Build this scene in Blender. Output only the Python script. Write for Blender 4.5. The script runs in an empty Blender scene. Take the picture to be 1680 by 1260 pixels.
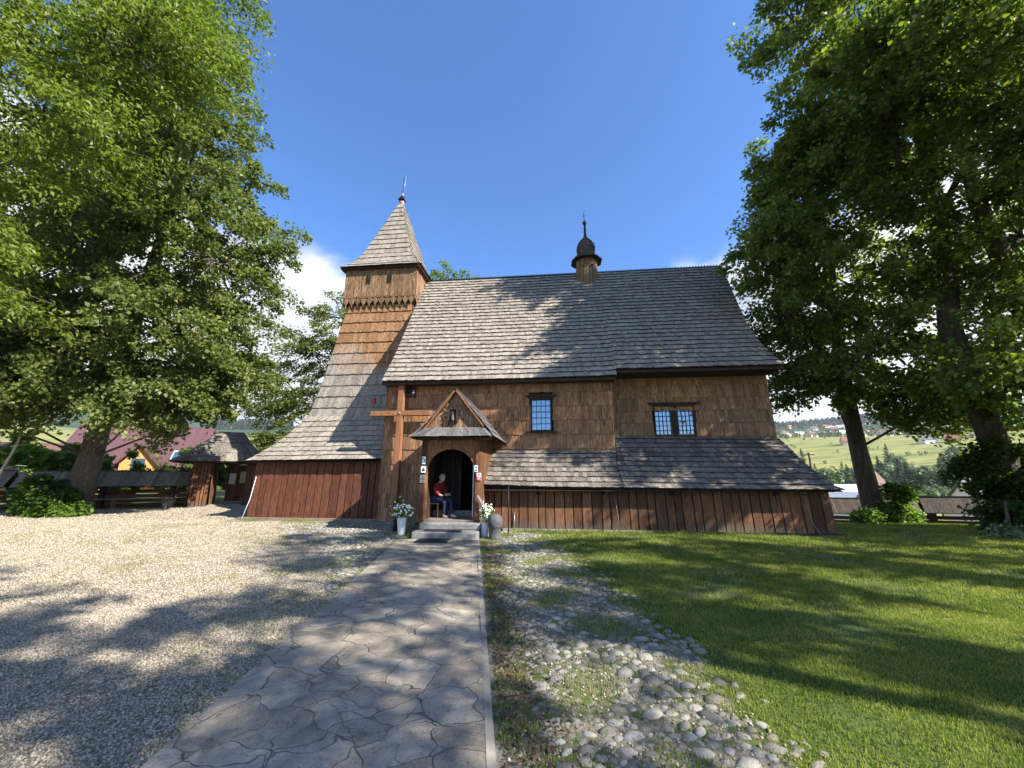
import bpy, math, random
import numpy as np
from mathutils import Vector, Matrix
random.seed(7); rng = np.random.default_rng(11)
R = math.radians
scene = bpy.context.scene
# ------------------------------------------------------------------ camera
cd = bpy.data.cameras.new('camera'); cam = bpy.data.objects.new('camera', cd)
scene.collection.objects.link(cam); scene.camera = cam
cam.location = (0, 0, 1.6); cam.rotation_euler = (R(90 + 12.94), 0, 0)
cd.sensor_width = 36; cd.lens = 631 / 1680 * 36; cd.clip_start = .05; cd.clip_end = 8000
# ------------------------------------------------------------------ light
SUN_AZ, SUN_EL = 121, 37
world = bpy.data.worlds.new('World'); scene.world = world; world.use_nodes = True
wn, wl = world.node_tree.nodes, world.node_tree.links; wn.clear()
def N(nodes, t, **k):
    n = nodes.new(t)
    for a, b in k.items():
        if a == 'i':
            for s, v in b.items(): n.inputs[s].default_value = v
        else: setattr(n, a, b)
    return n
sky = N(wn, 'ShaderNodeTexSky', sky_type='NISHITA', sun_disc=False, sun_elevation=R(SUN_EL), sun_rotation=R(SUN_AZ),
        altitude=600, air_density=1.0, dust_density=.35, ozone_density=3.0)
tc = N(wn, 'ShaderNodeTexCoord'); sx = N(wn, 'ShaderNodeSeparateXYZ'); wl.new(tc.outputs['Generated'], sx.inputs[0])
dz = N(wn, 'ShaderNodeMath', operation='MAXIMUM'); wl.new(sx.outputs['Z'], dz.inputs[0]); dz.inputs[1].default_value = 0
dza = N(wn, 'ShaderNodeMath', operation='ADD'); wl.new(dz.outputs[0], dza.inputs[0]); dza.inputs[1].default_value = .12
dx = N(wn, 'ShaderNodeMath', operation='DIVIDE'); wl.new(sx.outputs['X'], dx.inputs[0]); wl.new(dza.outputs[0], dx.inputs[1])
dy = N(wn, 'ShaderNodeMath', operation='DIVIDE'); wl.new(sx.outputs['Y'], dy.inputs[0]); wl.new(dza.outputs[0], dy.inputs[1])
cx = N(wn, 'ShaderNodeCombineXYZ'); wl.new(dx.outputs[0], cx.inputs[0]); wl.new(dy.outputs[0], cx.inputs[1])
nz = N(wn, 'ShaderNodeTexNoise', i={'Scale': .95, 'Detail': 9, 'Roughness': .58, 'Distortion': .25}); wl.new(cx.outputs[0], nz.inputs['Vector'])
# more cover low down, clear overhead
el = N(wn, 'ShaderNodeMapRange', i={'From Min': .42, 'From Max': .585, 'To Min': .18, 'To Max': -.36}); wl.new(sx.outputs['Z'], el.inputs[0])
ab = N(wn, 'ShaderNodeMath', operation='ABSOLUTE'); wl.new(sx.outputs['X'], ab.inputs[0])
ax_ = N(wn, 'ShaderNodeMath', operation='MULTIPLY_ADD', i={1: .55}); wl.new(ab.outputs[0], ax_.inputs[0]); ax_.inputs[2].default_value = -.16
by_ = N(wn, 'ShaderNodeMapRange', i={'From Min': -.1, 'From Max': .4, 'To Min': -.10, 'To Max': 0}); wl.new(sx.outputs['Y'], by_.inputs[0])
nb_ = N(wn, 'ShaderNodeMath', operation='ADD'); wl.new(nz.outputs[0], nb_.inputs[0]); wl.new(by_.outputs[0], nb_.inputs[1])
an_ = N(wn, 'ShaderNodeMath', operation='ADD'); wl.new(nb_.outputs[0], an_.inputs[0]); wl.new(ax_.outputs[0], an_.inputs[1])
am = N(wn, 'ShaderNodeMath', operation='ADD'); wl.new(an_.outputs[0], am.inputs[0]); wl.new(el.outputs[0], am.inputs[1])
cr = N(wn, 'ShaderNodeMapRange', interpolation_type='SMOOTHSTEP', i={'From Min': .53, 'From Max': .73, 'To Min': 0, 'To Max': .93}); wl.new(am.outputs[0], cr.inputs[0])
nz2 = N(wn, 'ShaderNodeTexNoise', i={'Scale': 2.3, 'Detail': 5}); wl.new(cx.outputs[0], nz2.inputs['Vector'])
cc = N(wn, 'ShaderNodeMapRange', i={'From Min': .35, 'From Max': .65, 'To Min': 3.6, 'To Max': 6.8}); wl.new(nz2.outputs[0], cc.inputs[0])
ccol = N(wn, 'ShaderNodeCombineColor')
for a in range(3): wl.new(cc.outputs[0], ccol.inputs[a])
hs = N(wn, 'ShaderNodeMix', data_type='RGBA', blend_type='MULTIPLY', i={0: 1.0}); wl.new(sky.outputs[0], hs.inputs[6]); hs.inputs[7].default_value = (.64, 1.03, 1.42, 1)
mx = N(wn, 'ShaderNodeMix', data_type='RGBA'); wl.new(cr.outputs[0], mx.inputs[0]); wl.new(hs.outputs[2], mx.inputs[6]); wl.new(ccol.outputs[0], mx.inputs[7])
bg = N(wn, 'ShaderNodeBackground', i={'Strength': .082}); wl.new(mx.outputs[2], bg.inputs[0])
wo = N(wn, 'ShaderNodeOutputWorld'); wl.new(bg.outputs[0], wo.inputs[0])
sd = bpy.data.lights.new('sun', 'SUN'); sd.energy = 4.9; sd.angle = R(.5); sd.color = (1, .94, .84)
sun = bpy.data.objects.new('sun', sd); scene.collection.objects.link(sun)
sv = Vector((math.sin(R(SUN_AZ)) * math.cos(R(SUN_EL)), math.cos(R(SUN_AZ)) * math.cos(R(SUN_EL)), math.sin(R(SUN_EL))))
sun.rotation_euler = sv.to_track_quat('Z', 'Y').to_euler(); sun.location = sv * 60
vs = scene.view_settings; vs.view_transform = 'Standard'; vs.look = 'None'; vs.exposure = 1.42; vs.gamma = 1
scene.cycles.max_bounces = 8; scene.cycles.diffuse_bounces = 4; scene.cycles.transparent_max_bounces = 8

# ------------------------------------------------------------------ materials
M = {}
def newmat(name):
    m = bpy.data.materials.new(name); m.use_nodes = True; t = m.node_tree; t.nodes.clear(); M[name] = m
    o = t.nodes.new('ShaderNodeOutputMaterial'); return m, t.nodes, t.links, o
def ramp(ns, cols, interp='LINEAR'):
    r = ns.new('ShaderNodeValToRGB'); r.color_ramp.interpolation = interp
    e = r.color_ramp.elements
    while len(e) < len(cols): e.new(.5)
    for k, (p, c) in enumerate(cols): e[k].position = p; e[k].color = (*c, 1)
    return r
def vary(ns, ls, colsock, fac, lo, hi):
    """multiply a colour by a factor mapped lo..hi"""
    mr = N(ns, 'ShaderNodeMapRange', i={'To Min': lo, 'To Max': hi}); ls.new(fac, mr.inputs[0])
    v = N(ns, 'ShaderNodeVectorMath', operation='SCALE'); ls.new(colsock, v.inputs[0]); ls.new(mr.outputs[0], v.inputs[3]); return v.outputs[0]
def wood(name, cols, scale=(9, 9, .9), rough=.8, isl=(.72, 1.2), grey=None, bump=.35, rings=False, axis=None, greyz=None):
    m, ns, ls, o = newmat(name)
    g = ns.new('ShaderNodeNewGeometry'); c = ns.new('ShaderNodeTexCoord')
    mp = N(ns, 'ShaderNodeMapping', i={'Scale': scale}); ls.new(c.outputs['Object'], mp.inputs[0])
    off = N(ns, 'ShaderNodeVectorMath', operation='SCALE', i={0: (13.1, 7.7, 31.3)}); ls.new(g.outputs['Random Per Island'], off.inputs[3])
    ad = N(ns, 'ShaderNodeVectorMath', operation='ADD'); ls.new(mp.outputs[0], ad.inputs[0]); ls.new(off.outputs[0], ad.inputs[1])
    n1 = N(ns, 'ShaderNodeTexNoise', i={'Scale': 2.2, 'Detail': 6, 'Roughness': .65, 'Distortion': 1.6 if rings else .3}); ls.new(ad.outputs[0], n1.inputs['Vector'])
    f = n1.outputs[0]
    if rings:   # knotty plank grain
        w = N(ns, 'ShaderNodeTexNoise', i={'Scale': 1.0, 'Detail': 1.5, 'Roughness': .4}); ls.new(ad.outputs[0], w.inputs['Vector'])
        ml = N(ns, 'ShaderNodeMath', operation='MULTIPLY', i={1: 42}); ls.new(w.outputs[0], ml.inputs[0])
        sn = N(ns, 'ShaderNodeMath', operation='SINE'); ls.new(ml.outputs[0], sn.inputs[0])
        ma = N(ns, 'ShaderNodeMath', operation='MULTIPLY_ADD', i={1: .045}); ls.new(sn.outputs[0], ma.inputs[0]); ls.new(n1.outputs[0], ma.inputs[2]); f = ma.outputs[0]
    r = ramp(ns, cols); ls.new(f, r.inputs[0]); col = r.outputs[0]
    if grey:
        n2 = N(ns, 'ShaderNodeTexNoise', i={'Scale': .45, 'Detail': 4, 'Roughness': .6}); ls.new(c.outputs['Object'], n2.inputs['Vector'])
        fac = n2.outputs[0]
        if greyz:
            s = ns.new('ShaderNodeSeparateXYZ'); ls.new(c.outputs['Object'], s.inputs[0])
            zr = N(ns, 'ShaderNodeMapRange', i={'From Min': greyz[0], 'From Max': greyz[1], 'To Min': .34, 'To Max': -.30}); ls.new(s.outputs['Z'], zr.inputs[0])
            aa = N(ns, 'ShaderNodeMath', operation='ADD'); ls.new(fac, aa.inputs[0]); ls.new(zr.outputs[0], aa.inputs[1]); fac = aa.outputs[0]
        mr = N(ns, 'ShaderNodeMapRange', i={'From Min': .42, 'From Max': .68}); ls.new(fac, mr.inputs[0])
        gr = ramp(ns, grey); ls.new(n1.outputs[0], gr.inputs[0])
        x = N(ns, 'ShaderNodeMix', data_type='RGBA'); ls.new(mr.outputs[0], x.inputs[0]); ls.new(col, x.inputs[6]); ls.new(gr.outputs[0], x.inputs[7]); col = x.outputs[2]
    col = vary(ns, ls, col, g.outputs['Random Per Island'], *isl)
    b = N(ns, 'ShaderNodeBsdfPrincipled', i={'Roughness': rough}); ls.new(col, b.inputs['Base Color'])
    b.inputs['Specular IOR Level'].default_value = .3
    n3 = N(ns, 'ShaderNodeTexNoise', i={'Scale': 9, 'Detail': 3}); ls.new(ad.outputs[0], n3.inputs['Vector'])
    bp = N(ns, 'ShaderNodeBump', i={'Strength': bump, 'Distance': .02}); ls.new(n3.outputs[0], bp.inputs['Height']); ls.new(bp.outputs[0], b.inputs['Normal'])
    ls.new(b.outputs[0], o.inputs[0]); return m
GREY = [(.36, (.10, .085, .072)), (.5, (.26, .23, .195)), (.66, (.42, .375, .32))]
wood('wall_shingle', [(.36, (.075, .033, .015)), (.5, (.285, .138, .060)), (.64, (.50, .28, .135))], (24, 24, 1.0), isl=(.70, 1.20), grey=[(.3, (.10, .058, .035)), (.7, (.34, .205, .118))])
wood('tower_shingle', [(.36, (.09, .042, .02)), (.5, (.26, .135, .064)), (.64, (.42, .25, .13))], (24, 24, 1.0), isl=(.74, 1.18), grey=GREY, greyz=(4.6, 8.2))
wood('roof_shingle', [(.32, (.11, .094, .077)), (.5, (.275, .238, .195)), (.68, (.43, .38, .315))], (20, 6, 3.0), isl=(.72, 1.18))
wood('plank', [(.22, (.055, .023, .012)), (.5, (.125, .054, .026)), (.80, (.25, .12, .052))], (7, 7, .8), isl=(.45, 1.3), rings=True, grey=[(.3, (.045, .033, .026)), (.7, (.15, .11, .08))], greyz=(-.1, .45))
wood('red_plank', [(.25, (.045, .016, .009)), (.5, (.105, .036, .019)), (.78, (.20, .08, .036))], (7, 7, .9), isl=(.7, 1.15), rings=True)
wood('belfry_plank', [(.32, (.05, .028, .016)), (.5, (.22, .13, .07)), (.68, (.40, .26, .15))], (9, 9, 1.2), isl=(.65, 1.15), rings=True)
wood('carved_wood', [(.3, (.09, .038, .017)), (.5, (.20, .09, .040)), (.7, (.32, .16, .07))], (4, 4, 1.2), isl=(.85, 1.1), rings=True)
wood('shaded_porch_shingle', [(.32, (.045, .042, .042)), (.5, (.12, .112, .108)), (.7, (.24, .225, .215))], (20, 6, 3.0), isl=(.6, 1.25))  # weathered grey, darkened so the tree shade sits in its colour
wood('cap_shingle', [(.3, (.03, .022, .016)), (.5, (.08, .06, .045)), (.75, (.17, .14, .11))], (12, 12, 2), isl=(.6, 1.25))
wood('cross_wood', [(.3, (.17, .07, .032)), (.5, (.25, .11, .05)), (.7, (.32, .155, .075))], (7, 7, .7), isl=(.9, 1.05), bump=.15)
wood('dark_wood', [(.3, (.018, .011, .008)), (.7, (.06, .035, .022))], (6, 6, 1), isl=(.8, 1.2))
wood('dark_shingle', [(.32, (.065, .056, .048)), (.5, (.175, .152, .128)), (.7, (.33, .292, .25))], (20, 6, 3.0), isl=(.6, 1.25))
wood('fence_log', [(.3, (.05, .022, .013)), (.5, (.14, .065, .034)), (.75, (.26, .14, .08))], (1.2, 9, 9), isl=(.8, 1.1))
wood('bench_wood', [(.3, (.12, .09, .07)), (.7, (.30, .24, .19))], (2, 9, 9), isl=(.85, 1.1))
def plain(name, col, rough=.6, metal=0, noise=.15, scale=6, spec=.4, bump=0):
    m, ns, ls, o = newmat(name)
    c = ns.new('ShaderNodeTexCoord'); n = N(ns, 'ShaderNodeTexNoise', i={'Scale': scale, 'Detail': 5}); ls.new(c.outputs['Object'], n.inputs['Vector'])
    rgb = N(ns, 'ShaderNodeRGB'); rgb.outputs[0].default_value = (*col, 1)
    cs = vary(ns, ls, rgb.outputs[0], n.outputs[0], 1 - noise * 2, 1 + noise * 2)
    b = N(ns, 'ShaderNodeBsdfPrincipled', i={'Roughness': rough, 'Metallic': metal}); b.inputs['Specular IOR Level'].default_value = spec
    ls.new(cs, b.inputs['Base Color'])
    if bump:
        bp = N(ns, 'ShaderNodeBump', i={'Strength': bump, 'Distance': .02}); ls.new(n.outputs[0], bp.inputs['Height']); ls.new(bp.outputs[0], b.inputs['Normal'])
    ls.new(b.outputs[0], o.inputs[0]); return m
plain('black_iron', (.02, .02, .02), .45, .6); plain('copper_pink', (.42, .20, .17), .6); plain('white_paint', (.75, .76, .78), .4, noise=.04)
plain('white_petal', (.85, .86, .80), .6, noise=.05); plain('stone', (.20, .195, .185), .85, noise=.35, scale=9, bump=.5); plain('pale_stone', (.27, .24, .20), .85, noise=.3, scale=7, bump=.4)
plain('font_stone', (.085, .085, .088), .8, noise=.35, scale=14, bump=.5); plain('rubber', (.012, .012, .013), .9); plain('sticker_white', (.78, .8, .82), .5, noise=.02)
plain('sticker_red', (.6, .05, .05), .5, noise=.02); plain('ink', (.03, .03, .035), .6); plain('dark_void', (.01, .008, .007), .9); plain('grey_metal', (.45, .46, .48), .4, .7)
plain('skin', (.50, .30, .22), .55, noise=.05); plain('grey_hair', (.30, .28, .26), .8); plain('red_jumper', (.20, .007, .010), .85, noise=.15); plain('navy_cloth', (.018, .024, .07), .85)
plain('shoe_grey', (.5, .5, .52), .7); plain('alarm_red', (.4, .03, .02), .5); plain('maroon_roof', (.105, .055, .060), .45, noise=.1, scale=2); plain('orange_wall', (.58, .27, .08), .8, noise=.15, scale=3)
plain('white_wall', (.68, .66, .62), .8, noise=.05, scale=2); plain('cream_wall', (.55, .45, .30), .8, noise=.06); plain('slate_roof', (.10, .095, .10), .7, noise=.1); plain('brown_roof', (.13, .07, .055), .7, noise=.1)
plain('red_roof', (.30, .10, .06), .7, noise=.1); plain('blue_glass', (.04, .08, .13), .1, .0, noise=.05, spec=1); plain('light_metal_roof', (.50, .52, .54), .6, 0, noise=.05); plain('terracotta', (.42, .30, .22), .8)
plain('poster', (.62, .60, .55), .6, noise=.2, scale=22); plain('poster_map', (.45, .36, .24), .6, noise=.5, scale=18); plain('litter', (.10, .06, .035), .8, noise=.4, scale=3)
plain('dark_foliage_stem', (.05, .08, .03), .7)
m, ns, ls, o = newmat('window_glass')
b = N(ns, 'ShaderNodeBsdfPrincipled', i={'Roughness': .04, 'Metallic': .85, 'Base Color': (.30, .32, .36, 1)})
g = ns.new('ShaderNodeNewGeometry'); n = N(ns, 'ShaderNodeTexNoise', i={'Scale': 2.5, 'Detail': 2}); ls.new(g.outputs['Position'], n.inputs['Vector'])
bp = N(ns, 'ShaderNodeBump', i={'Strength': .02, 'Distance': .02}); ls.new(n.outputs[0], bp.inputs['Height']); ls.new(bp.outputs[0], b.inputs['Normal']); ls.new(b.outputs[0], o.inputs[0])
def leafmat(name, cols, trans=.45, tcol=(1.25, 1.5, .5), gloss=.5):
    m, ns, ls, o = newmat(name)
    gr_ = name == 'grass_blade'; g = ns.new('ShaderNodeNewGeometry'); n = N(ns, 'ShaderNodeTexNoise', i={'Scale': 1.1 if gr_ else .55, 'Detail': 7 if gr_ else 3, 'Roughness': .7 if gr_ else .5}); ls.new(g.outputs['Position'], n.inputs['Vector'])
    mm = N(ns, 'ShaderNodeMix', data_type='FLOAT', i={0: .3 if gr_ else .45}); ls.new(n.outputs[0], mm.inputs[2]); ls.new(g.outputs['Random Per Island'], mm.inputs[3])
    r = ramp(ns, cols); ls.new(mm.outputs[0], r.inputs[0])
    d = N(ns, 'ShaderNodeBsdfPrincipled', i={'Roughness': gloss}); d.inputs['Specular IOR Level'].default_value = .35; ls.new(r.outputs[0], d.inputs['Base Color'])
    tm = N(ns, 'ShaderNodeMix', data_type='RGBA', blend_type='MULTIPLY', i={0: 1}); ls.new(r.outputs[0], tm.inputs[6]); tm.inputs[7].default_value = (*tcol, 1)
    t = N(ns, 'ShaderNodeBsdfTranslucent'); ls.new(tm.outputs[2], t.inputs[0])
    x = N(ns, 'ShaderNodeMixShader', i={0: trans}); ls.new(d.outputs[0], x.inputs[1]); ls.new(t.outputs[0], x.inputs[2]); ls.new(x.outputs[0], o.inputs[0]); return m
leafmat('linden_leaf', [(.25, (.06, .09, .02)), (.5, (.12, .155, .038)), (.8, (.25, .265, .09))])
leafmat('ash_leaf', [(.25, (.075, .11, .014)), (.5, (.14, .185, .022)), (.8, (.22, .26, .045))])
leafmat('maple_leaf', [(.25, (.06, .098, .02)), (.5, (.12, .17, .033)), (.8, (.23, .265, .058))], trans=.5, tcol=(1.5, 1.6, .5))
leafmat('bush_leaf', [(.25, (.06, .12, .016)), (.5, (.11, .19, .025)), (.8, (.18, .26, .04))])
leafmat('dark_bush_leaf', [(.25, (.03, .065, .012)), (.5, (.05, .10, .018)), (.8, (.09, .16, .03))])
leafmat('grass_blade', [(.30, (.07, .115, .022)), (.45, (.15, .195, .038)), (.56, (.26, .28, .068)), (.72, (.40, .37, .16))], trans=.4, gloss=.6)
leafmat('far_leaf', [(.25, (.05, .09, .03)), (.5, (.08, .13, .04)), (.8, (.13, .18, .05))], trans=.2)
leafmat('far_conifer', [(.25, (.018, .038, .02)), (.5, (.03, .058, .028)), (.8, (.055, .085, .036))], trans=.1)
leafmat('pale_leaf', [(.25, (.12, .17, .08)), (.5, (.30, .36, .22)), (.8, (.5, .52, .40))])
m, ns, ls, o = newmat('bark')
c = ns.new('ShaderNodeTexCoord'); mp = N(ns, 'ShaderNodeMapping', i={'Scale': (6, 6, 1.3)}); ls.new(c.outputs['Object'], mp.inputs[0])
n = N(ns, 'ShaderNodeTexNoise', i={'Scale': 2.5, 'Detail': 8, 'Roughness': .7, 'Distortion': .6}); ls.new(mp.outputs[0], n.inputs['Vector'])
r = ramp(ns, [(.3, (.028, .022, .017)), (.5, (.085, .070, .052)), (.75, (.19, .165, .13))]); ls.new(n.outputs[0], r.inputs[0])
b = N(ns, 'ShaderNodeBsdfPrincipled', i={'Roughness': .9}); ls.new(r.outputs[0], b.inputs['Base Color'])
bp = N(ns, 'ShaderNodeBump', i={'Strength': .9, 'Distance': .06}); ls.new(n.outputs[0], bp.inputs['Height']); ls.new(bp.outputs[0], b.inputs['Normal']); ls.new(b.outputs[0], o.inputs[0])
plain('pale_bark', (.36, .34, .31), .8, noise=.3, scale=5)

def ground_mat(name, kind):
    m, ns, ls, o = newmat(name); g = ns.new('ShaderNodeNewGeometry'); P = g.outputs['Position']
    b = N(ns, 'ShaderNodeBsdfPrincipled', i={'Roughness': .9}); b.inputs['Specular IOR Level'].default_value = .2
    def noise(sc, det=5, rough=.6): 
        n = N(ns, 'ShaderNodeTexNoise', i={'Scale': sc, 'Detail': det, 'Roughness': rough}); ls.new(P, n.inputs['Vector']); return n.outputs[0]
    def mix(f, a, c_, lo=None, hi=None):
        if lo is not None:
            mr = N(ns, 'ShaderNodeMapRange', interpolation_type='SMOOTHSTEP', i={'From Min': lo, 'From Max': hi}); ls.new(f, mr.inputs[0]); f = mr.outputs[0]
        x = N(ns, 'ShaderNodeMix', data_type='RGBA'); ls.new(f, x.inputs[0]); ls.new(a, x.inputs[6]); ls.new(c_, x.inputs[7]); return x.outputs[2]
    def rm(f, cols):
        r = ramp(ns, cols); ls.new(f, r.inputs[0]); return r.outputs[0]
    bumpf, bs, bd = None, .5, .03
    if kind == 'lawn':
        a = rm(noise(22, 6), [(.3, (.035, .06, .014)), (.5, (.07, .105, .022)), (.7, (.14, .16, .05))])
        y = rm(noise(30), [(.3, (.16, .13, .07)), (.7, (.30, .26, .16))])
        c1 = mix(noise(.55, 4), a, y, .56, .78)
        # far meadow and forest by distance and noise
        ln = N(ns, 'ShaderNodeVectorMath', operation='LENGTH'); ls.new(P, ln.inputs[0])
        fn = noise(.006, 6)
        mp = N(ns, 'ShaderNodeMapping', i={'Scale': (.005, .05, .05)}); ls.new(P, mp.inputs[0])
        st = N(ns, 'ShaderNodeTexNoise', i={'Scale': 1, 'Detail': 6, 'Roughness': .6}); ls.new(mp.outputs[0], st.inputs['Vector'])
        md = rm(st.outputs[0], [(.34, (.10, .13, .035)), (.43, (.20, .21, .055)), (.5, (.28, .26, .085)), (.55, (.10, .13, .035)), (.6, (.24, .24, .07)), (.7, (.30, .28, .10))])
        fr = rm(noise(.05, 6), [(.3, (.018, .040, .022)), (.6, (.045, .08, .035)), (.8, (.10, .15, .05))])
        c2 = mix(ln.outputs[1], c1, md, 60, 160)
        dd = N(ns, 'ShaderNodeMath', operation='MULTIPLY_ADD', i={1: 900, 2: -450}); ls.new(fn, dd.inputs[0])
        d2 = N(ns, 'ShaderNodeMath', operation='ADD'); ls.new(dd.outputs[0], d2.inputs[0]); ls.new(ln.outputs[1], d2.inputs[1])
        col = mix(d2.outputs[0], c2, fr, 900, 1000); bumpf = noise(60, 3)
    elif kind == 'gravel':
        v = N(ns, 'ShaderNodeTexVoronoi', i={'Scale': 62}); ls.new(P, v.inputs['Vector'])
        s = N(ns, 'ShaderNodeSeparateColor'); ls.new(v.outputs['Color'], s.inputs[0])
        a = rm(s.outputs[0], [(0, (.19, .155, .115)), (.5, (.32, .27, .20)), (1, (.44, .385, .30))])
        d = rm(noise(30), [(.3, (.17, .135, .098)), (.7, (.27, .22, .16))])
        c1 = mix(v.outputs['Distance'], a, d, .45, .75)
        gn = rm(noise(40), [(.3, (.05, .08, .02)), (.7, (.16, .19, .06))])
        col = mix(noise(.8, 6, .7), c1, gn, .60, .72); bumpf = v.outputs['Distance']; bs, bd = .6, -.012
        col = vary(ns, ls, col, noise(.35), .8, 1.15)
    elif kind == 'dirt':
        a = rm(noise(14, 8), [(.3, (.12, .10, .078)), (.5, (.20, .172, .135)), (.7, (.29, .255, .205))])
        gn = rm(noise(45), [(.3, (.035, .06, .014)), (.7, (.11, .14, .04))])
        col = mix(noise(2.2, 6, .7), a, gn, .48, .58); bumpf = noise(40, 6)
    elif kind == 'path':
        wv = N(ns, 'ShaderNodeTexNoise', i={'Scale': 2.0, 'Detail': 3}); ls.new(P, wv.inputs['Vector'])
        wc = N(ns, 'ShaderNodeVectorMath', operation='MULTIPLY_ADD', i={1: (.45, .45, .0)}); ls.new(wv.outputs['Color'], wc.inputs[0]); ls.new(P, wc.inputs[2])
        mp = N(ns, 'ShaderNodeMapping', i={'Scale': (2.3, 3.0, 0)}); ls.new(wc.outputs[0], mp.inputs[0])
        v = N(ns, 'ShaderNodeTexVoronoi', feature='DISTANCE_TO_EDGE', i={'Scale': 1.0}); ls.new(mp.outputs[0], v.inputs['Vector'])
        v2 = N(ns, 'ShaderNodeTexVoronoi', i={'Scale': 1.0}); ls.new(mp.outputs[0], v2.inputs['Vector'])
        s = N(ns, 'ShaderNodeSeparateColor'); ls.new(v2.outputs['Color'], s.inputs[0])
        a = rm(s.outputs[0], [(0, (.245, .21, .165)), (.35, (.30, .254, .195)), (.7, (.325, .285, .23)), (1, (.37, .315, .245))])
        a2 = N(ns, 'ShaderNodeMix', data_type='RGBA', blend_type='OVERLAY', i={0: .8}); ls.new(a, a2.inputs[6])
        sw = N(ns, 'ShaderNodeTexNoise', i={'Scale': 3.2, 'Detail': 9, 'Roughness': .68, 'Distortion': 1.2}); ls.new(P, sw.inputs['Vector'])
        ls.new(rm(sw.outputs[0], [(.28, (.18, .18, .19)), (.72, (.80, .79, .76))]), a2.inputs[7])
        mort = rm(noise(5), [(.36, (.07, .06, .05)), (.46, (.17, .15, .125)), (.56, (.30, .27, .225))])
        # joint width wobbles between hairline crack and broad mortar
        jw = N(ns, 'ShaderNodeMath', operation='MULTIPLY', i={1: .024}); ls.new(noise(1.6, 3), jw.inputs[0])
        lt = N(ns, 'ShaderNodeMath', operation='DIVIDE'); ls.new(v.outputs['Distance'], lt.inputs[0]); ls.new(jw.outputs[0], lt.inputs[1])
        sp_ = rm(noise(75, 2), [(.32, (.35, .35, .35)), (.42, (1, 1, 1))]); a3 = N(ns, 'ShaderNodeMix', data_type='RGBA', blend_type='MULTIPLY', i={0: .8}); ls.new(a2.outputs[2], a3.inputs[6]); ls.new(sp_, a3.inputs[7])
        wc2 = N(ns, 'ShaderNodeVectorMath', operation='MULTIPLY_ADD', i={1: (.9, .9, .0)}); ls.new(wv.outputs['Color'], wc2.inputs[0]); ls.new(P, wc2.inputs[2])
        v3 = N(ns, 'ShaderNodeTexVoronoi', feature='DISTANCE_TO_EDGE', i={'Scale': 2.6}); ls.new(wc2.outputs[0], v3.inputs['Vector'])
        cm = N(ns, 'ShaderNodeMapRange', i={'From Min': .45, 'From Max': .6, 'To Min': 0, 'To Max': .016}); ls.new(noise(1.3, 2), cm.inputs[0])
        cl = N(ns, 'ShaderNodeMath', operation='LESS_THAN'); ls.new(v3.outputs['Distance'], cl.inputs[0]); ls.new(cm.outputs[0], cl.inputs[1])
        dk = N(ns, 'ShaderNodeRGB'); dk.outputs[0].default_value = (.06, .052, .044, 1)
        a4 = mix(cl.outputs[0], a3.outputs[2], dk.outputs[0], 0, 1.6)
        col = mix(lt.outputs[0], mort, a4, .35, .75)
        ck = N(ns, 'ShaderNodeMapRange', i={'From Min': 0, 'From Max': 1.2}); ls.new(lt.outputs[0], ck.inputs[0])
        hb = N(ns, 'ShaderNodeMath', operation='MULTIPLY_ADD', i={1: .9}); ls.new(sw.outputs[0], hb.inputs[0]); ls.new(ck.outputs[0], hb.inputs[2])
        bumpf = hb.outputs[0]; bs, bd = .75, .03; b.inputs['Roughness'].default_value = .75; b.inputs['Specular IOR Level'].default_value = .35
    elif kind == 'cobble':
        r_ = rm(g.outputs['Random Per Island'], [(0, (.13, .12, .10)), (.5, (.23, .212, .182)), (1, (.34, .32, .28))])
        n = noise(48, 8, .75); col = vary(ns, ls, r_, n, .45, 1.55); bumpf = n; bs = .7; bd = .012; b.inputs['Roughness'].default_value = .75
    elif kind == 'pebble':
        r_ = rm(g.outputs['Random Per Island'], [(0, (.12, .10, .075)), (.3, (.25, .21, .155)), (.7, (.37, .315, .24)), (1, (.50, .44, .35))]); col = r_
    ls.new(col, b.inputs['Base Color'])
    if bumpf is not None:
        bp = N(ns, 'ShaderNodeBump', i={'Strength': bs, 'Distance': abs(bd)}); bp.invert = bd < 0; ls.new(bumpf, bp.inputs['Height']); ls.new(bp.outputs[0], b.inputs['Normal'])
    ls.new(b.outputs[0], o.inputs[0]); return m
for k in ('lawn', 'gravel', 'dirt', 'path', 'cobble', 'pebble'): ground_mat(k + '_surface', k)

# ------------------------------------------------------------------ helpers
COL = scene.collection
def tag(o, label=None, cat=None, group=None, kind=None):
    for k, v in (('label', label), ('category', cat), ('group', group), ('kind', kind)):
        if v: o[k] = v
    return o
def empty(name, loc, label, cat, group=None, rz=0):
    o = bpy.data.objects.new(name, None); COL.objects.link(o); o.location = loc; o.rotation_euler = (0, 0, rz); return tag(o, label, cat, group)
def np_obj(name, verts, faces, mat, parent=None, smooth=False):
    """faces: (M,k) array with constant k"""
    me = bpy.data.meshes.new(name); verts = np.asarray(verts, dtype=np.float32); faces = np.asarray(faces, dtype=np.int32)
    k = faces.shape[1]; me.vertices.add(len(verts)); me.vertices.foreach_set('co', verts.ravel())
    me.loops.add(faces.size); me.loops.foreach_set('vertex_index', faces.ravel())
    me.polygons.add(len(faces)); me.polygons.foreach_set('loop_start', np.arange(0, faces.size, k, dtype=np.int32))
    if smooth: me.polygons.foreach_set('use_smooth', np.ones(len(faces), dtype=bool))
    me.update(calc_edges=True); me.materials.append(M[mat])
    o = bpy.data.objects.new(name, me); COL.objects.link(o)
    if parent: o.parent = parent
    return o
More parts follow.
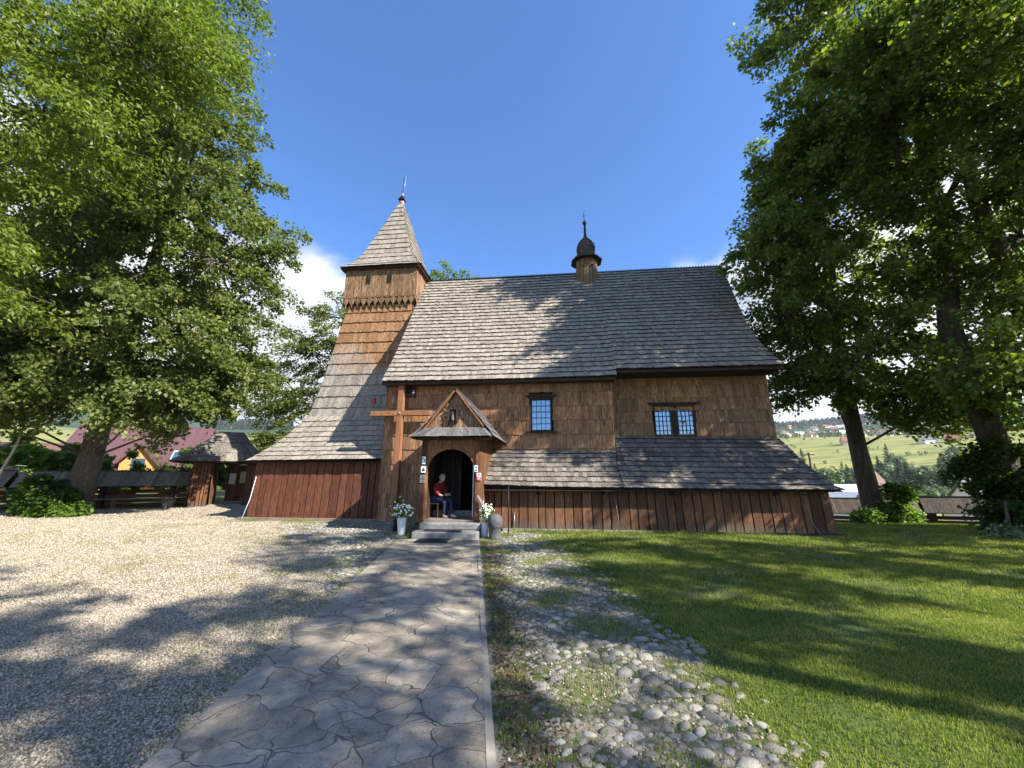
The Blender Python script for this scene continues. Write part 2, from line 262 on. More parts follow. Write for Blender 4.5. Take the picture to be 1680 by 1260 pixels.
class MB:
    def __init__(s): s.v = []; s.f = []; s.m = []; s.sm = []
    def add(s, vs, fs, mi=0, smooth=False):
        n = len(s.v); s.v += [tuple(v) for v in vs]
        for f in fs: s.f.append(tuple(i + n for i in f)); s.m.append(mi); s.sm.append(smooth)
    def quad(s, a, b, c, d, mi=0): s.add([a, b, c, d], [(0, 1, 2, 3)], mi)
    def box(s, x0, x1, y0, y1, z0, z1, mi=0, mat=None, bev=0):
        c = Vector(((x0 + x1) / 2, (y0 + y1) / 2, (z0 + z1) / 2)); h = ((x1 - x0) / 2, (y1 - y0) / 2, (z1 - z0) / 2)
        if not bev:
            vs = [Vector((c.x + sx_ * h[0], c.y + sy * h[1], c.z + sz * h[2])) for sz in (-1, 1) for sx_, sy in ((-1, -1), (1, -1), (1, 1), (-1, 1))]
            fs = [(3, 2, 1, 0), (4, 5, 6, 7), (0, 1, 5, 4), (1, 2, 6, 5), (2, 3, 7, 6), (3, 0, 4, 7)]
        else:
            vs = []; fs = []; b_ = bev
            prof = [(-h[2], b_), (-h[2] + b_, 0), (h[2] - b_, 0), (h[2], b_)]
            for z, i in prof:
                for x, y in ((-h[0] + i, -h[1] + b_), (-h[0] + b_, -h[1] + i), (h[0] - b_, -h[1] + i), (h[0] - i, -h[1] + b_), (h[0] - i, h[1] - b_), (h[0] - b_, h[1] - i), (-h[0] + b_, h[1] - i), (-h[0] + i, h[1] - b_)):
                    vs.append(c + Vector((x, y, z)))
            for r_ in range(3):
                for k in range(8): fs.append((r_ * 8 + k, r_ * 8 + (k + 1) % 8, r_ * 8 + 8 + (k + 1) % 8, r_ * 8 + 8 + k))
            fs += [tuple(range(7, -1, -1)), tuple(range(24, 32))]
        if mat: vs = [mat @ v for v in vs]
        s.add(vs, fs, mi)
    def beam(s, p, q, w, h, mi=0, up=(0, 0, 1)):
        p, q = Vector(p), Vector(q); d = (q - p).normalized(); x = d.cross(Vector(up))
        if x.length < 1e-3: x = Vector((1, 0, 0))
        x.normalize(); y = x.cross(d)
        vs = [a + x * sx_ * w / 2 + y * sy * h / 2 for a in (p, q) for sx_, sy in ((-1, -1), (1, -1), (1, 1), (-1, 1))]
        s.add(vs, [(0, 1, 2, 3), (7, 6, 5, 4), (0, 4, 5, 1), (1, 5, 6, 2), (2, 6, 7, 3), (3, 7, 4, 0)], mi)
    def tube(s, pts, rad, n=8, mi=0, cap=True, jit=0):
        pts = [Vector(p) for p in pts]
        if not hasattr(rad, '__len__'): rad = [rad] * len(pts)
        vs = []; fs = []
        for k, p in enumerate(pts):
            d = (pts[min(k + 1, len(pts) - 1)] - pts[max(k - 1, 0)]).normalized()
            x = d.cross(Vector((0, 1, .13)));  x.normalize(); y = d.cross(x)
            for j in range(n):
                a = 2 * math.pi * j / n; r_ = rad[k] * (1 + random.uniform(-jit, jit)); vs.append(p + (x * math.cos(a) + y * math.sin(a)) * r_)
        for k in range(len(pts) - 1):
            for j in range(n): fs.append((k * n + j, k * n + (j + 1) % n, k * n + n + (j + 1) % n, k * n + n + j))
        if cap: fs += [tuple(range(n - 1, -1, -1)), tuple(range(len(vs) - n, len(vs)))]
        s.add(vs, fs, mi, True)
    def lathe(s, c, prof, n=12, mi=0, smooth=True, ph=0):
        vs = []; fs = []
        for r_, z in prof:
            for j in range(n):
                a = 2 * math.pi * j / n + ph; vs.append((c[0] + r_ * math.cos(a), c[1] + r_ * math.sin(a), c[2] + z))
        for k in range(len(prof) - 1):
            for j in range(n): fs.append((k * n + j, k * n + (j + 1) % n, k * n + n + (j + 1) % n, k * n + n + j))
        fs += [tuple(range(n - 1, -1, -1)), tuple(range(len(vs) - n, len(vs)))]
        s.add(vs, fs, mi, smooth)
    def prism(s, poly, fn, t0, t1, mi=0):
        """poly of 2d points, fn(a,b,t)->3d"""
        n = len(poly); vs = [fn(a, b_, t0) for a, b_ in poly] + [fn(a, b_, t1) for a, b_ in poly]
        s.add(vs, [tuple(range(n)), tuple(range(2 * n - 1, n - 1, -1))] + [(i, i + n, (i + 1) % n + n, (i + 1) % n) for i in range(n)], mi)
    def build(s, name, mats, parent=None):
        me = bpy.data.meshes.new(name); me.from_pydata(s.v, [], s.f); mats = [mats] if isinstance(mats, str) else mats
        for m_ in mats: me.materials.append(M[m_])
        me.polygons.foreach_set('material_index', s.m); me.polygons.foreach_set('use_smooth', s.sm); me.update()
        o = bpy.data.objects.new(name, me); COL.objects.link(o)
        if parent: o.parent = parent
        return o
def poly_at(P, t):
    P = [Vector(p) for p in P]; L = [0]
    for a, b_ in zip(P, P[1:]): L.append(L[-1] + (b_ - a).length)
    x = t * L[-1]
    for k in range(len(P) - 1):
        if x <= L[k + 1] or k == len(P) - 2:
            return P[k].lerp(P[k + 1], (x - L[k]) / (L[k + 1] - L[k]))
def shingles(mb, Lp, Rp, rows, w, th=.018, over=.35, jit=.012, skip=None, flip=False, backing=True, gap=.004, sag=0):
    """overlapping courses of shakes on the surface ruled between two bottom-to-top edge lines (left edge, right edge seen from outside)"""
    P = lambda s_, t: poly_at(Lp, t).lerp(poly_at(Rp, t), s_) - Vector((0, 0, sag * 4 * s_ * (1 - s_)))
    if backing:
        nb = max(len(Lp), 2) * 3
        for k in range(nb):
            a, b_, c_, d = P(0, k / nb), P(1, k / nb), P(1, (k + 1) / nb), P(0, (k + 1) / nb)
            n_ = (b_ - a).cross(d - a)
            if n_.length > 1e-6:
                n_.normalize(); mb.quad(a - n_ * .01, b_ - n_ * .01, c_ - n_ * .01, d - n_ * .01, 1)
    for i in range(rows):
        t0 = i / rows; t1 = min(1, (i + 1 + over) / rows); tt = min(1, (i + 1) / rows)
        a, b_, d = P(0, t0), P(1, t0), P(.5, tt); Lw = (b_ - a).length
        if Lw < .02: continue
        n_ = (b_ - a).cross(d - a).normalized(); up = (P(.5, tt) - P(.5, t0)).normalized()
        nc = max(1, int(round(Lw / w))); cuts = [0] + [(k + random.uniform(-.28, .28)) / nc for k in range(1, nc)] + [1]
        rj = [random.uniform(-jit, jit) * .5 for _ in range(nc)]
        for k in range(nc):
            s0, s1 = cuts[k] + gap / Lw / 2, cuts[k + 1] - gap / Lw / 2
            if skip and skip(P((s0 + s1) / 2, (t0 + tt) / 2)): continue
            dj = random.uniform(-jit, jit) if i else random.uniform(-jit, jit) * .5
            lf = th * random.uniform(0, .45); bt = random.uniform(-.002, .002)
            p0 = P(s0, t0) + up * (dj + bt); p1 = P(s1, t0) + up * (dj - bt); q0, q1 = P(s0, t1), P(s1, t1)
            vs = [p0 + n_ * (th + lf), p1 + n_ * (th + lf), p1 + n_ * (2 * th + lf), p0 + n_ * (2 * th + lf), q0, q1, q1 + n_ * th * .9, q0 + n_ * th * .9]
            mb.add(vs, [(3, 2, 6, 7), (0, 1, 2, 3), (1, 5, 6, 2), (0, 3, 7, 4), (4, 7, 6, 5)], 0)
            if backing is not None: mb.m[-4] = 1  # dark end grain, also painting in the shade line under each course
def planks(mb, A, B, z0, z1, w, th=.03, lean=0, gap=.032, nrm=None, mi=0, skip=None):
    """upright boards from A to B (2d points), outward normal on the right of A->B"""
    A, B = Vector((A[0], A[1], 0)), Vector((B[0], B[1], 0)); L = (B - A).length; d = (B - A) / L; n_ = Vector((d.y, -d.x, 0))
    nc = max(1, round(L / w)); cuts = [0] + [(k + random.uniform(-.18, .18)) / nc for k in range(1, nc)] + [1]
    for k in range(nc):
        x0, x1 = cuts[k] * L + gap / 2, cuts[k + 1] * L - gap / 2
        if skip and skip((x0 + x1) / 2): continue
        t = th * random.uniform(.7, 1.2)
        vs = []
        for z, ln in ((z0, lean), (z1, 0)):
            for x, o_ in ((x0, 0), (x1, 0), (x1, t), (x0, t)): vs.append(A + d * x + n_ * (o_ + ln) + Vector((0, 0, z)))
        mb.add(vs, [(3, 2, 6, 7), (0, 1, 2, 3), (1, 5, 6, 2), (0, 3, 7, 4), (4, 7, 6, 5)], mi)
        if k: # batten shadow strip behind
            pass

# ------------------------------------------------------------------ terrain
def sst(a, b_, x):
    t = np.clip((x - a) / (b_ - a), 0, 1); return t * t * (3 - 2 * t)
RT = np.array([0, 60, 150, 260, 350, 520, 700, 900, 1400, 1900, 3500.]); ZT = np.array([0, 0, 0, 0, 9, 30, 54, 80, 150, 205, 220.])
def height(X, Y):
    X = np.asarray(X, float); Y = np.asarray(Y, float); r = np.hypot(X, Y)
    yard = -.0156 * np.clip(Y - 11, 0, 7) ** 2 * sst(6.5, 10.5, X)
    valley = -9.0 * sst(19, 60, np.hypot(X, np.maximum(Y, 0))) * sst(-5, 16, X) * sst(0, 8, np.maximum(Y - 6, X - 26))
    hill = np.interp(r, RT, ZT) * (1 + .12 * np.sin(X / 260. + 1.2) + .06 * np.sin(X / 97. + Y / 143.)) * sst(-60, 120, Y)
    return yard + valley + hill
gx = np.concatenate([-np.geomspace(2600, 32, 46), np.linspace(-30, 34, 65), np.geomspace(36, 2600, 56)])
gy = np.concatenate([-np.geomspace(700, 12, 14), np.linspace(-10, 34, 45), np.geomspace(36, 2600, 70)])
GX, GY = np.meshgrid(gx, gy); GZ = height(GX, GY)
idx = np.arange(GX.size).reshape(GX.shape)
F = np.stack([idx[:-1, :-1], idx[:-1, 1:], idx[1:, 1:], idx[1:, :-1]], -1).reshape(-1, 4)
tag(np_obj('ground', np.stack([GX, GY, GZ], -1).reshape(-1, 3), F, 'lawn_surface', smooth=True), kind='structure')
def hz(x, y): return float(height(x, y))
def sheet(name, outline, z, mat):
    mb = MB(); mb.add([(x, y, z) for x, y in outline], [tuple(range(len(outline)))]); return tag(mb.build(name, mat), kind='structure')
pl = lambda y: -1.79 - .0957 * y   # path edges
pr = lambda y: .11 - .0957 * y
def wob(a, b_, n, amp):
    a, b_ = Vector(a), Vector(b_); d = (b_ - a); nn = Vector((d.y, -d.x)).normalized()
    return [tuple(a + d * (k / n) + nn * random.uniform(-amp, amp)) for k in range(n)]
def cobR(y): return np.interp(y, [-4, 2.5, 4.2, 6.1, 8, 11.3], [1.6, 1.6, 1.55, 1.40, 1.12, .6])
def cobL(y): return np.interp(y, [5.4, 6.1, 8.9, 11, 13], [pl(5.4), -2.6, -4.3, -6.2, -7.4])
sheet('gravel_yard', [(-40, -10), (pl(-10) + .05, -10), (pl(9.9) + .05, 9.9), (-2.9, 13.2), (-9.5, 14.0), (-9.8, 19), (-12.5, 24)] + wob((-16, 24), (-16.5, 18.9), 8, .1) + wob((-16.5, 18.9), (-24, 15.3), 30, .15) + [(-40, 9)], .006, 'gravel_surface')
sheet('cobblestone_bed', wob((pr(-4), -4), (1.6, -4), 5, 0) + [(float(cobR(y)) + random.uniform(-.1, .1), y) for y in np.linspace(-4, 11.3, 60)] + [(pr(11.3) + .2, 11.3)] + [(pr(9.9), 9.9), (pr(2), 2)], .005, 'dirt_surface')
sheet('cobbled_corner', [(pl(5.6) + .02, 5.6), (pl(9.6) + .02, 9.6), (-2.7, 12.9), (-7.4, 13.4)] + [(float(cobL(y)) + random.uniform(-.08, .08), y) for y in np.linspace(13, 5.8, 25)], .0095, 'dirt_surface')
# flagstone path with kerb strips
mb = MB(); mb.add([(pl(-6), -6, .03), (pr(-6), -6, .03), (pr(9.9), 9.9, .03), (pl(9.9), 9.9, .03)], [(0, 1, 2, 3)])
tag(mb.build('path', 'path_surface'), kind='structure')
mb = MB()
for fn, sgn in ((pr, 1),):
    y = -6.
    while y < 9.85:
        l = random.uniform(.7, 1.1); y2 = min(y + l, 9.9); x0, x1 = fn(y), fn(y2); w = .055; j = -.008; z = .036 + random.uniform(-.006, .006)
        a, b_ = (x0 + j, x0 + j + sgn * w), (x1 + j, x1 + j + sgn * w)
        vs = [(a[0], y + .004, -.02), (a[1], y + .004, -.02), (b_[1], y2, -.02), (b_[0], y2, -.02), (a[0], y + .004, z), (a[1], y + .004, z - .008), (b_[1], y2, z - .008), (b_[0], y2, z)]
        fs = [(4, 5, 6, 7), (0, 1, 5, 4), (1, 2, 6, 5), (2, 3, 7, 6), (3, 0, 4, 7)]
        mb.add(vs, fs if sgn > 0 else [f[::-1] for f in fs]); y = y2
tag(mb.build('path_kerb', 'pale_stone'), kind='structure')

# cobbles: flattened irregular stones
def ico():
    p = (1 + 5 ** .5) / 2; v = np.array([(-1, p, 0), (1, p, 0), (-1, -p, 0), (1, -p, 0), (0, -1, p), (0, 1, p), (0, -1, -p), (0, 1, -p), (p, 0, -1), (p, 0, 1), (-p, 0, -1), (-p, 0, 1)], float); v /= np.linalg.norm(v[0])
    f = np.array([(0, 11, 5), (0, 5, 1), (0, 1, 7), (0, 7, 10), (0, 10, 11), (1, 5, 9), (5, 11, 4), (11, 10, 2), (10, 7, 6), (7, 1, 8), (3, 9, 4), (3, 4, 2), (3, 2, 6), (3, 6, 8), (3, 8, 9), (4, 9, 5), (2, 4, 11), (6, 2, 10), (8, 6, 7), (9, 8, 1)]); return v, f
def sub(v, f):
    v = list(map(tuple, v)); c = {}; o_ = []
    def mid(a, b_):
        k = (min(a, b_), max(a, b_))
        if k not in c:
            m_ = (np.array(v[a]) + np.array(v[b_])); m_ /= np.linalg.norm(m_); v.append(tuple(m_)); c[k] = len(v) - 1
        return c[k]
    for a, b_, d in f:
        ab, bd, da = mid(a, b_), mid(b_, d), mid(d, a); o_ += [(a, ab, da), (b_, bd, ab), (d, da, bd), (ab, bd, da)]
    return np.array(v), np.array(o_)
I0 = ico(); I1 = sub(*I0)
def scatter(name, pts, sizes, base, mat, rough=.18, smooth=True, flat=(.35, .6), elong=(.65, 1), yaw=None, lift=.25):
    bv, bf = base; n = len(pts); v = np.repeat(bv[None], n, 0) * (1 + rng.uniform(-rough, rough, (n, len(bv), 1)))
    sc = np.stack([sizes, sizes * rng.uniform(*elong, n), sizes * rng.uniform(*flat, n)], -1); v = v * sc[:, None, :]
    a = rng.uniform(0, 6.28, n) if yaw is None else yaw; c, s_ = np.cos(a)[:, None], np.sin(a)[:, None]
    x = v[..., 0] * c - v[..., 1] * s_; y = v[..., 0] * s_ + v[..., 1] * c
    v = np.stack([x + pts[:, 0:1], y + pts[:, 1:2], v[..., 2] + pts[:, 2:3] + (sc[:, 2] * lift)[:, None]], -1)
    f = bf[None] + (np.arange(n) * len(bv))[:, None, None]
    return np_obj(name, v.reshape(-1, 3), f.reshape(-1, bf.shape[1]), mat, smooth=smooth)
def dart(xs, ys, rad, tries, inside, rf=None):
    """simple dart throwing on a grid"""
    cell = {}; out = []; X = rng.uniform(*xs, tries); Y = rng.uniform(*ys, tries)
    for x, y in zip(X, Y):
        if not inside(x, y): continue
        r_ = rf(x, y) if rf else rad
        k = (int(x // rad), int(y // rad)); ok = True
        for i in (-1, 0, 1):
            for j in (-1, 0, 1):
                for (a, b_, c) in cell.get((k[0] + i, k[1] + j), ()):
                    if (a - x) ** 2 + (b_ - y) ** 2 < (r_ * .45 + c * .45) ** 2: ok = False; break
                if not ok: break
            if not ok: break
        if ok: cell.setdefault(k, []).append((x, y, r_)); out.append((x, y, r_))
    return np.array(out)
def pn(x, y, s_, o_=0):  # cheap smooth pseudo-noise 0..1
    return .5 + .25 * (np.sin(x * s_ * 1.7 + o_ + 1.3 * np.sin(y * s_ + o_)) + np.sin(y * s_ * 1.9 - o_ + 1.7 * np.sin(x * s_ * 1.1 + 2 * o_)))
def inR(x, y): 
    l = pr(y) + .12 + .14 * pn(x, y, 2.2, 1) + (.12 if y < 5.5 else 0); return l < x < cobR(y) + .10 * math.sin(y * 5) + .06 * math.sin(y * 17) + (random.expovariate(14) if random.random() < .2 else -.04) and y < 11.25 and pn(x, y, 3.0, 4) < (.80 if y > 5 else .72)
c1 = dart((-1, 1.9), (2.0, 11.3), .21, 60000, inR, lambda x, y: random.choice((random.uniform(.05, .09), random.uniform(.08, .15))) * (1.0 if y < 5 else .9))
cs = scatter('cobblestone_strip', np.column_stack([c1[:, 0], c1[:, 1], np.full(len(c1), .004)]), c1[:, 2] * .60, I1, 'cobble_surface', rough=.15, flat=(.34, .55), elong=(.5, .8), yaw=rng.normal(0, .5, len(c1)), lift=-.28)
tag(cs, kind='structure')
def inL(x, y): return cobL(y) + .1 * math.sin(y * 6) < x < pl(y) - .12 and y > 5.3 and (y < 9.7 or x < -2.75) and y < 13.2 - .1 * (x + 4) * 0 and pn(x, y, 2.4, 2) < .72
c2 = dart((-7.4, -2.2), (5.2, 13.0), .13, 60000, inL, lambda x, y: random.uniform(.06, .12))
tag(scatter('cobblestone_corner', np.column_stack([c2[:, 0], c2[:, 1], np.full(len(c2), .006)]), c2[:, 2] * .5, I1, 'cobble_surface', rough=.08, flat=(.3, .5), lift=.1), kind='structure')
# loose gravel
def pebbles(n, xs, ys, smin, smax, mask):
    X = rng.uniform(*xs, n); Y = rng.uniform(*ys, n); k = mask(X, Y); X, Y = X[k], Y[k]
    return np.column_stack([X, Y, np.full(len(X), .008)]), rng.uniform(smin, smax, len(X)) * .5
gm = lambda X, Y: (X < pl(Y) - .015) & ((Y < 5.2) | (X < cobL(Y) + rng.exponential(.28, len(X)) - .25)) & ((Y < 13.4) | (X < -9.7)) & (Y < 17.4 + (X + 20) * .35) & (np.abs(X) < Y * 1.42 + .6) & (X > -22)
p0, s0 = pebbles(7000, (-1, 1.9), (2.2, 8), .010, .03, lambda X, Y: (X > pr(Y) + .1) & (X < cobR(Y) + .05)); p0[:, 2] = .005
p1, s1 = pebbles(120000, (-8, -2), (2.2, 5.2), .009, .024, gm); p2, s2 = pebbles(90000, (-12, -2), (5.2, 9), .014, .030, gm); p3, s3 = pebbles(70000, (-16, -4), (9, 14), .020, .036, gm); p4, s4 = pebbles(26000, (-22, -9.7), (13, 21), .03, .05, gm)
OCT = (np.array([(1, 0, 0), (-1, 0, 0), (0, 1, 0), (0, -1, 0), (0, 0, 1), (0, 0, -1)], float), np.array([(0, 2, 4), (2, 1, 4), (1, 3, 4), (3, 0, 4), (2, 0, 5), (1, 2, 5), (3, 1, 5), (0, 3, 5)]))
tag(scatter('gravel_stones', np.vstack([p0, p1, p2, p3, p4]), np.concatenate([s0, s1, s2, s3, s4]) * 1.15, OCT, 'pebble_surface', rough=.2, smooth=False, flat=(.45, .8), lift=.3), 'pale loose gravel covering the yard and lying between the cobbles', 'gravel', kind='stuff')

# grass
def blades(X, Y, Z, h, w, mat, name, spread=.5):
    n = len(X); a = rng.uniform(0, 6.28, n); b_ = rng.uniform(0, 6.28, n); l = rng.uniform(.1, spread, n) * h
    dx_, dy_ = np.cos(a) * w / 2, np.sin(a) * w / 2; tx, ty = np.cos(b_) * l, np.sin(b_) * l
    v = np.stack([np.stack([X - dx_, Y - dy_, Z], -1), np.stack([X + dx_, Y + dy_, Z], -1), np.stack([X + dx_ * .6 + tx * .45, Y + dy_ * .6 + ty * .45, Z + h * .6], -1), np.stack([X + tx, Y + ty, Z + h], -1)], 1)
    f = np.arange(n * 4).reshape(n, 4); f = f[:, [0, 1, 2, 3]]
    return np_obj(name, v.reshape(-1, 3), f, mat)
xs, ys, hs_, ws = [], [], [], []
def field(n, x0, x1, y0, y1, h0, h1, w, mask):
    X = rng.uniform(x0, x1, n); Y = rng.uniform(y0, y1, n); k = mask(X, Y) & (np.abs(X) < Y * 1.42 + .8); X, Y = X[k], Y[k]
    xs.append(X); ys.append(Y); hs_.append(rng.uniform(h0, h1, len(X))); ws.append(np.full(len(X), w))
bare = lambda X, Y: np.exp(-((X - 3.7) / 1.1) ** 2 - ((Y - 4.6) / .5) ** 2) * .6 + np.exp(-((X - 4.8) / .8) ** 2 - ((Y - 3.9) / .35) ** 2) * .5 + np.exp(-((X - 2.2) / .5) ** 2 - ((Y - 2.9) / .4) ** 2) * .5
lawn = lambda X, Y: (rng.random(len(X)) > bare(X, Y) * (.5 + pn(X, Y, 6, 2))) & (X > cobR(Y) - .30 + .42 * pn(X, Y, 4, 3)) & (pn(X, Y, 1.6, 5) < rng.uniform(.55, 1.05, len(X)))
field(200000, 1.2, 8, 2.2, 5, .010, .030, .007, lawn); field(150000, .9, 12, 5, 8.5, .02, .045, .009, lawn); field(110000, .5, 17, 8.5, 12.3, .03, .06, .014, lawn)
field(50000, 8.8, 24, 11.5, 18, .03, .07, .02, lambda X, Y: (X > 8.9))
field(9000, 0, 8.7, 10.6, 11.6, .05, .13, .012, lambda X, Y: (Y < 11.5 - .105 * X) & (Y > 11.05 - .105 * X))
# weeds between cobbles, by the path edges and in the gravel
field(110000, -1, 1.9, 2.2, 11.3, .015, .045, .006, lambda X, Y: (X > pr(Y) + .08) & (X < cobR(Y) + .1) & ((pn(X, Y, 3.0, 4) > .62) | (X < pr(Y) + .22 + .2 * pn(X, Y, 1.8, 1)) & (pn(X, Y, 2.5, 6) > .3) | (rng.random(len(X)) < .18)))
field(40000, -7.5, -1.8, 2.2, 13, .02, .05, .007, lambda X, Y: (X < pl(Y) - .02) & (X > pl(Y) - .25 - .12 * Y * pn(X, Y, .7, 1)) & ((pn(X, Y, 3.3, 2) > .58) | (X > pl(Y) - .12) & (pn(X, Y, 5, 8) > .42)))
field(110000, -13, -2.5, 3.5, 13.3, .015, .04, .010, lambda X, Y: (pn(X, Y, 1.1, 7) * .6 + pn(X, Y, 4.1, 3) * .5 > .72) & (X < pl(Y) - .3))
field(9000, -9.5, -2.8, 12.0, 13.8, .03, .09, .012, lambda X, Y: (Y < 13.55 - .105 * (X + 4.4)) & (Y > 12.9 - .105 * (X + 4.4)) & (pn(X, Y, 2.5, 1) > .45))
X, Y = np.concatenate(xs), np.concatenate(ys)
tag(blades(X, Y, height(X, Y) + .004, np.concatenate(hs_), np.concatenate(ws), 'grass_blade', 'grass'), 'short mown green grass of the lawn and tufts between the stones', 'grass', kind='stuff')
# leaf litter along the right edge of the path
n = 2600; Y = rng.uniform(2.2, 9.5, n); X = pr(Y) + .1 + np.abs(rng.normal(0, .22, n)); Z = rng.uniform(.012, .035, n)
a = rng.uniform(0, 6.28, n); s_ = rng.uniform(.010, .026, n)
q = np.array([(-1, 0), (0, -.6), (1, 0), (0, .6)]); vx = X[:, None] + s_[:, None] * (q[:, 0] * np.cos(a)[:, None] - q[:, 1] * np.sin(a)[:, None]); vy = Y[:, None] + s_[:, None] * (q[:, 0] * np.sin(a)[:, None] + q[:, 1] * np.cos(a)[:, None])
vz = Z[:, None] + rng.uniform(-.008, .008, (n, 4))
tag(np_obj('leaf_litter', np.stack([vx, vy, vz], -1).reshape(-1, 3), np.arange(n * 4).reshape(n, 4), 'litter'), 'dry brown leaves lying along the right edge of the path', 'leaf litter', kind='stuff')
# ------------------------------------------------------------------ church (local axes: x along the facade, y into the building)
CH = empty('wooden_church', (0, 12.86, 0), 'large old wooden church with shingled tower, ridge turret and long grey roof', 'church', rz=-R(6))
V3 = lambda *a: Vector(a)
W0 = (.68, 1.28, 2.97, 3.97); W1 = (4.83, 6.08, 2.81, 3.78); W2 = (-3.72, -3.41, 4.2, 4.55)   # windows u0,u1,z0,z1
def hole(w, m=.05): return lambda p: w[0] - m < p.x < w[1] + m and w[2] - m < p.z < w[3] + m
def anyhole(*hs): return lambda p: any(h(p) for h in hs)
porch_hole = lambda p: -2.2 < p.x < -.64 and p.z < 2.75
# nave wall
mb = MB()
mb.box(-4.38, -2.1, .03, 6.5, 0, 4.7, 1); mb.box(-.75, 3.28, .03, 6.5, 0, 4.7, 1); mb.box(-2.1, -.75, .03, 6.5, 2.4, 4.7, 1); mb.box(-2.1, -.75, 3.2, 6.5, 0, 2.4, 1)
shingles(mb, [(-4.44, -.03, .0), (-4.40, 0, 4.7)], [(3.32, -.03, .0), (3.35, 0, 4.7)], 10, .115, th=.022, skip=anyhole(hole(W0), hole(W2), porch_hole, lambda p: p.x > -.64 and p.z < 2.0), backing=False, over=.15, jit=.016)
shingles(mb, [(-4.42, 6.55, 0), (-4.42, 6.55, 4.7)], [(-4.42, -.02, 0), (-4.42, -.02, 4.7)], 10, .13, th=.022, over=.15)
shingles(mb, [(3.34, -.02, 0), (3.34, -.02, 4.7)], [(3.34, 6.55, 0), (3.34, 6.55, 4.7)], 10, .13, th=.022, over=.15, skip=lambda p: p.y > .9)
mb.build('nave_wall', ['wall_shingle', 'dark_wood'], CH)
mb = MB(); mb.box(3.36, 8.55, .73, 5.9, 0, 5.2, 1)
shingles(mb, [(3.37, .68, 2.35), (3.37, .7, 4.95)], [(8.62, .68, 2.35), (8.56, .7, 4.95)], 6, .115, th=.022, skip=hole(W1), backing=False, over=.15)
shingles(mb, [(8.62, .68, 0), (8.56, .7, 5)], [(8.62, 5.95, 0), (8.56, 5.95, 5)], 11, .13, th=.022, over=.15)
mb.build('chancel_wall', ['wall_shingle', 'dark_wood'], CH)
# main roof
rz_ = lambda v: 4.6 + 1.505 * (v + .5)
prof = lambda us, v0: [(u, v, rz_(v)) for u, v in us if v >= v0 - .001]
Lw = [(-4.42, -.5, 4.6), (-4.34, .3, rz_(.3)), (-4.36, 1.5, rz_(1.5)), (-4.45, 3.3, 10.32)]
mb = MB()
shingles(mb, Lw, [(3.44, -.5, 4.6), (3.44, 3.3, 10.32)], 29, .115, th=.042, over=.4, sag=.03, jit=.016)
shingles(mb, [(3.40, -.33, rz_(-.33)), (3.40, 3.3, 10.32)], [(8.62, -.33, rz_(-.33)), (8.42, 0, rz_(0)), (8.30, .45, rz_(.45)), (8.33, 1.0, rz_(1)), (8.52, 1.9, rz_(1.9)), (8.84, 3.3, 10.32)], 28, .115, th=.042, over=.4, jit=.016)
shingles(mb, [(8.6, 7.1, 4.6), (8.84, 3.3, 10.32)], [(-4.42, 7.1, 4.6), (-4.45, 3.3, 10.32)], 20, .2, th=.033, over=.4)
# gable ends
mb.add([(-4.3, -.1, 4.7), (-4.3, 6.7, 4.7), (-4.34, 3.3, 10.2)], [(0, 2, 1)], 1); mb.add([(8.5, .2, 4.9), (8.5, 6.4, 4.9), (8.7, 3.3, 10.2)], [(0, 1, 2)], 1)
mb.add([(8.25, .3, 5.3), (8.25, 6.3, 5.3), (8.7, 3.3, 10.25)], [(0, 1, 2)], 1)
# soffits and eave boards
mb.box(-4.4, 3.4, -.46, .02, 4.53, 4.57, 1); mb.box(3.42, 8.6, -.28, .7, 4.80, 4.84, 1); mb.box(-4.4, 8.5, 6.5, 7.1, 4.53, 4.57, 1)
mb.beam((-4.42, -.45, 4.56), (3.42, -.45, 4.56), .05, .09, 1); mb.beam((3.42, -.28, 4.82), (8.6, -.28, 4.82), .05, .09, 1)
roof = mb.build('main_roof', ['roof_shingle', 'dark_wood'], CH)
mb = MB(); mb.beam((-4.45, 3.3, 10.36), (8.84, 3.3, 10.36), .10, .05)
k = -4.4
while k < 8.8:
    mb.beam((k, 3.3, 10.37), (k + .05, 3.3, 10.43), .02, .025); mb.beam((k + .1, 3.3, 10.37), (k + .05, 3.3, 10.43), .02, .025); mb.box(k + .035, k + .065, 3.285, 3.315, 10.425, 10.455); k += .125
mb.build('ridge_cresting', 'black_iron', roof)
# windows
def window(w, v, nx, ny, mull=False, name='window'):
    u0, u1, z0, z1 = w
    fr = MB(); t = .045
    for a in ((u0 - t, u0, z0 - t, z1 + t), (u1, u1 + t, z0 - t, z1 + t), (u0, u1, z0 - t, z0), (u0, u1, z1, z1 + t)): fr.box(a[0], a[1], v - .075, v + .05, a[2], a[3], 0)
    if mull: c = (u0 + u1) / 2; fr.box(c - .09, c + .09, v - .05, v + .05, z0, z1, 0)
    f = fr.build(name, 'dark_wood', CH)
    p = MB(); dx_, dz_ = (u1 - u0) / nx, (z1 - z0) / ny
    for i in range(nx):
        for j in range(ny):
            a, b_ = random.uniform(-.0015, .0015), random.uniform(-.0015, .0015); x0, x1, y0, y1 = u0 + i * dx_, u0 + (i + 1) * dx_, z0 + j * dz_, z0 + (j + 1) * dz_
            p.quad((x0, v - a, y0), (x1, v + a, y0), (x1, v + b_, y1), (x0, v - b_, y1))
    p.build('pane', 'window_glass', f)
    g = MB()
    for i in range(1, nx): g.box(u0 + i * dx_ - .009, u0 + i * dx_ + .009, v - .03, v - .012, z0, z1)
    for j in range(1, ny): g.box(u0, u1, v - .034, v - .014, z0 + j * dz_ - .009, z0 + j * dz_ + .009)
    g.build('glazing_bar', 'black_iron', f)
    return f
f = window(W0, .0, 4, 5)
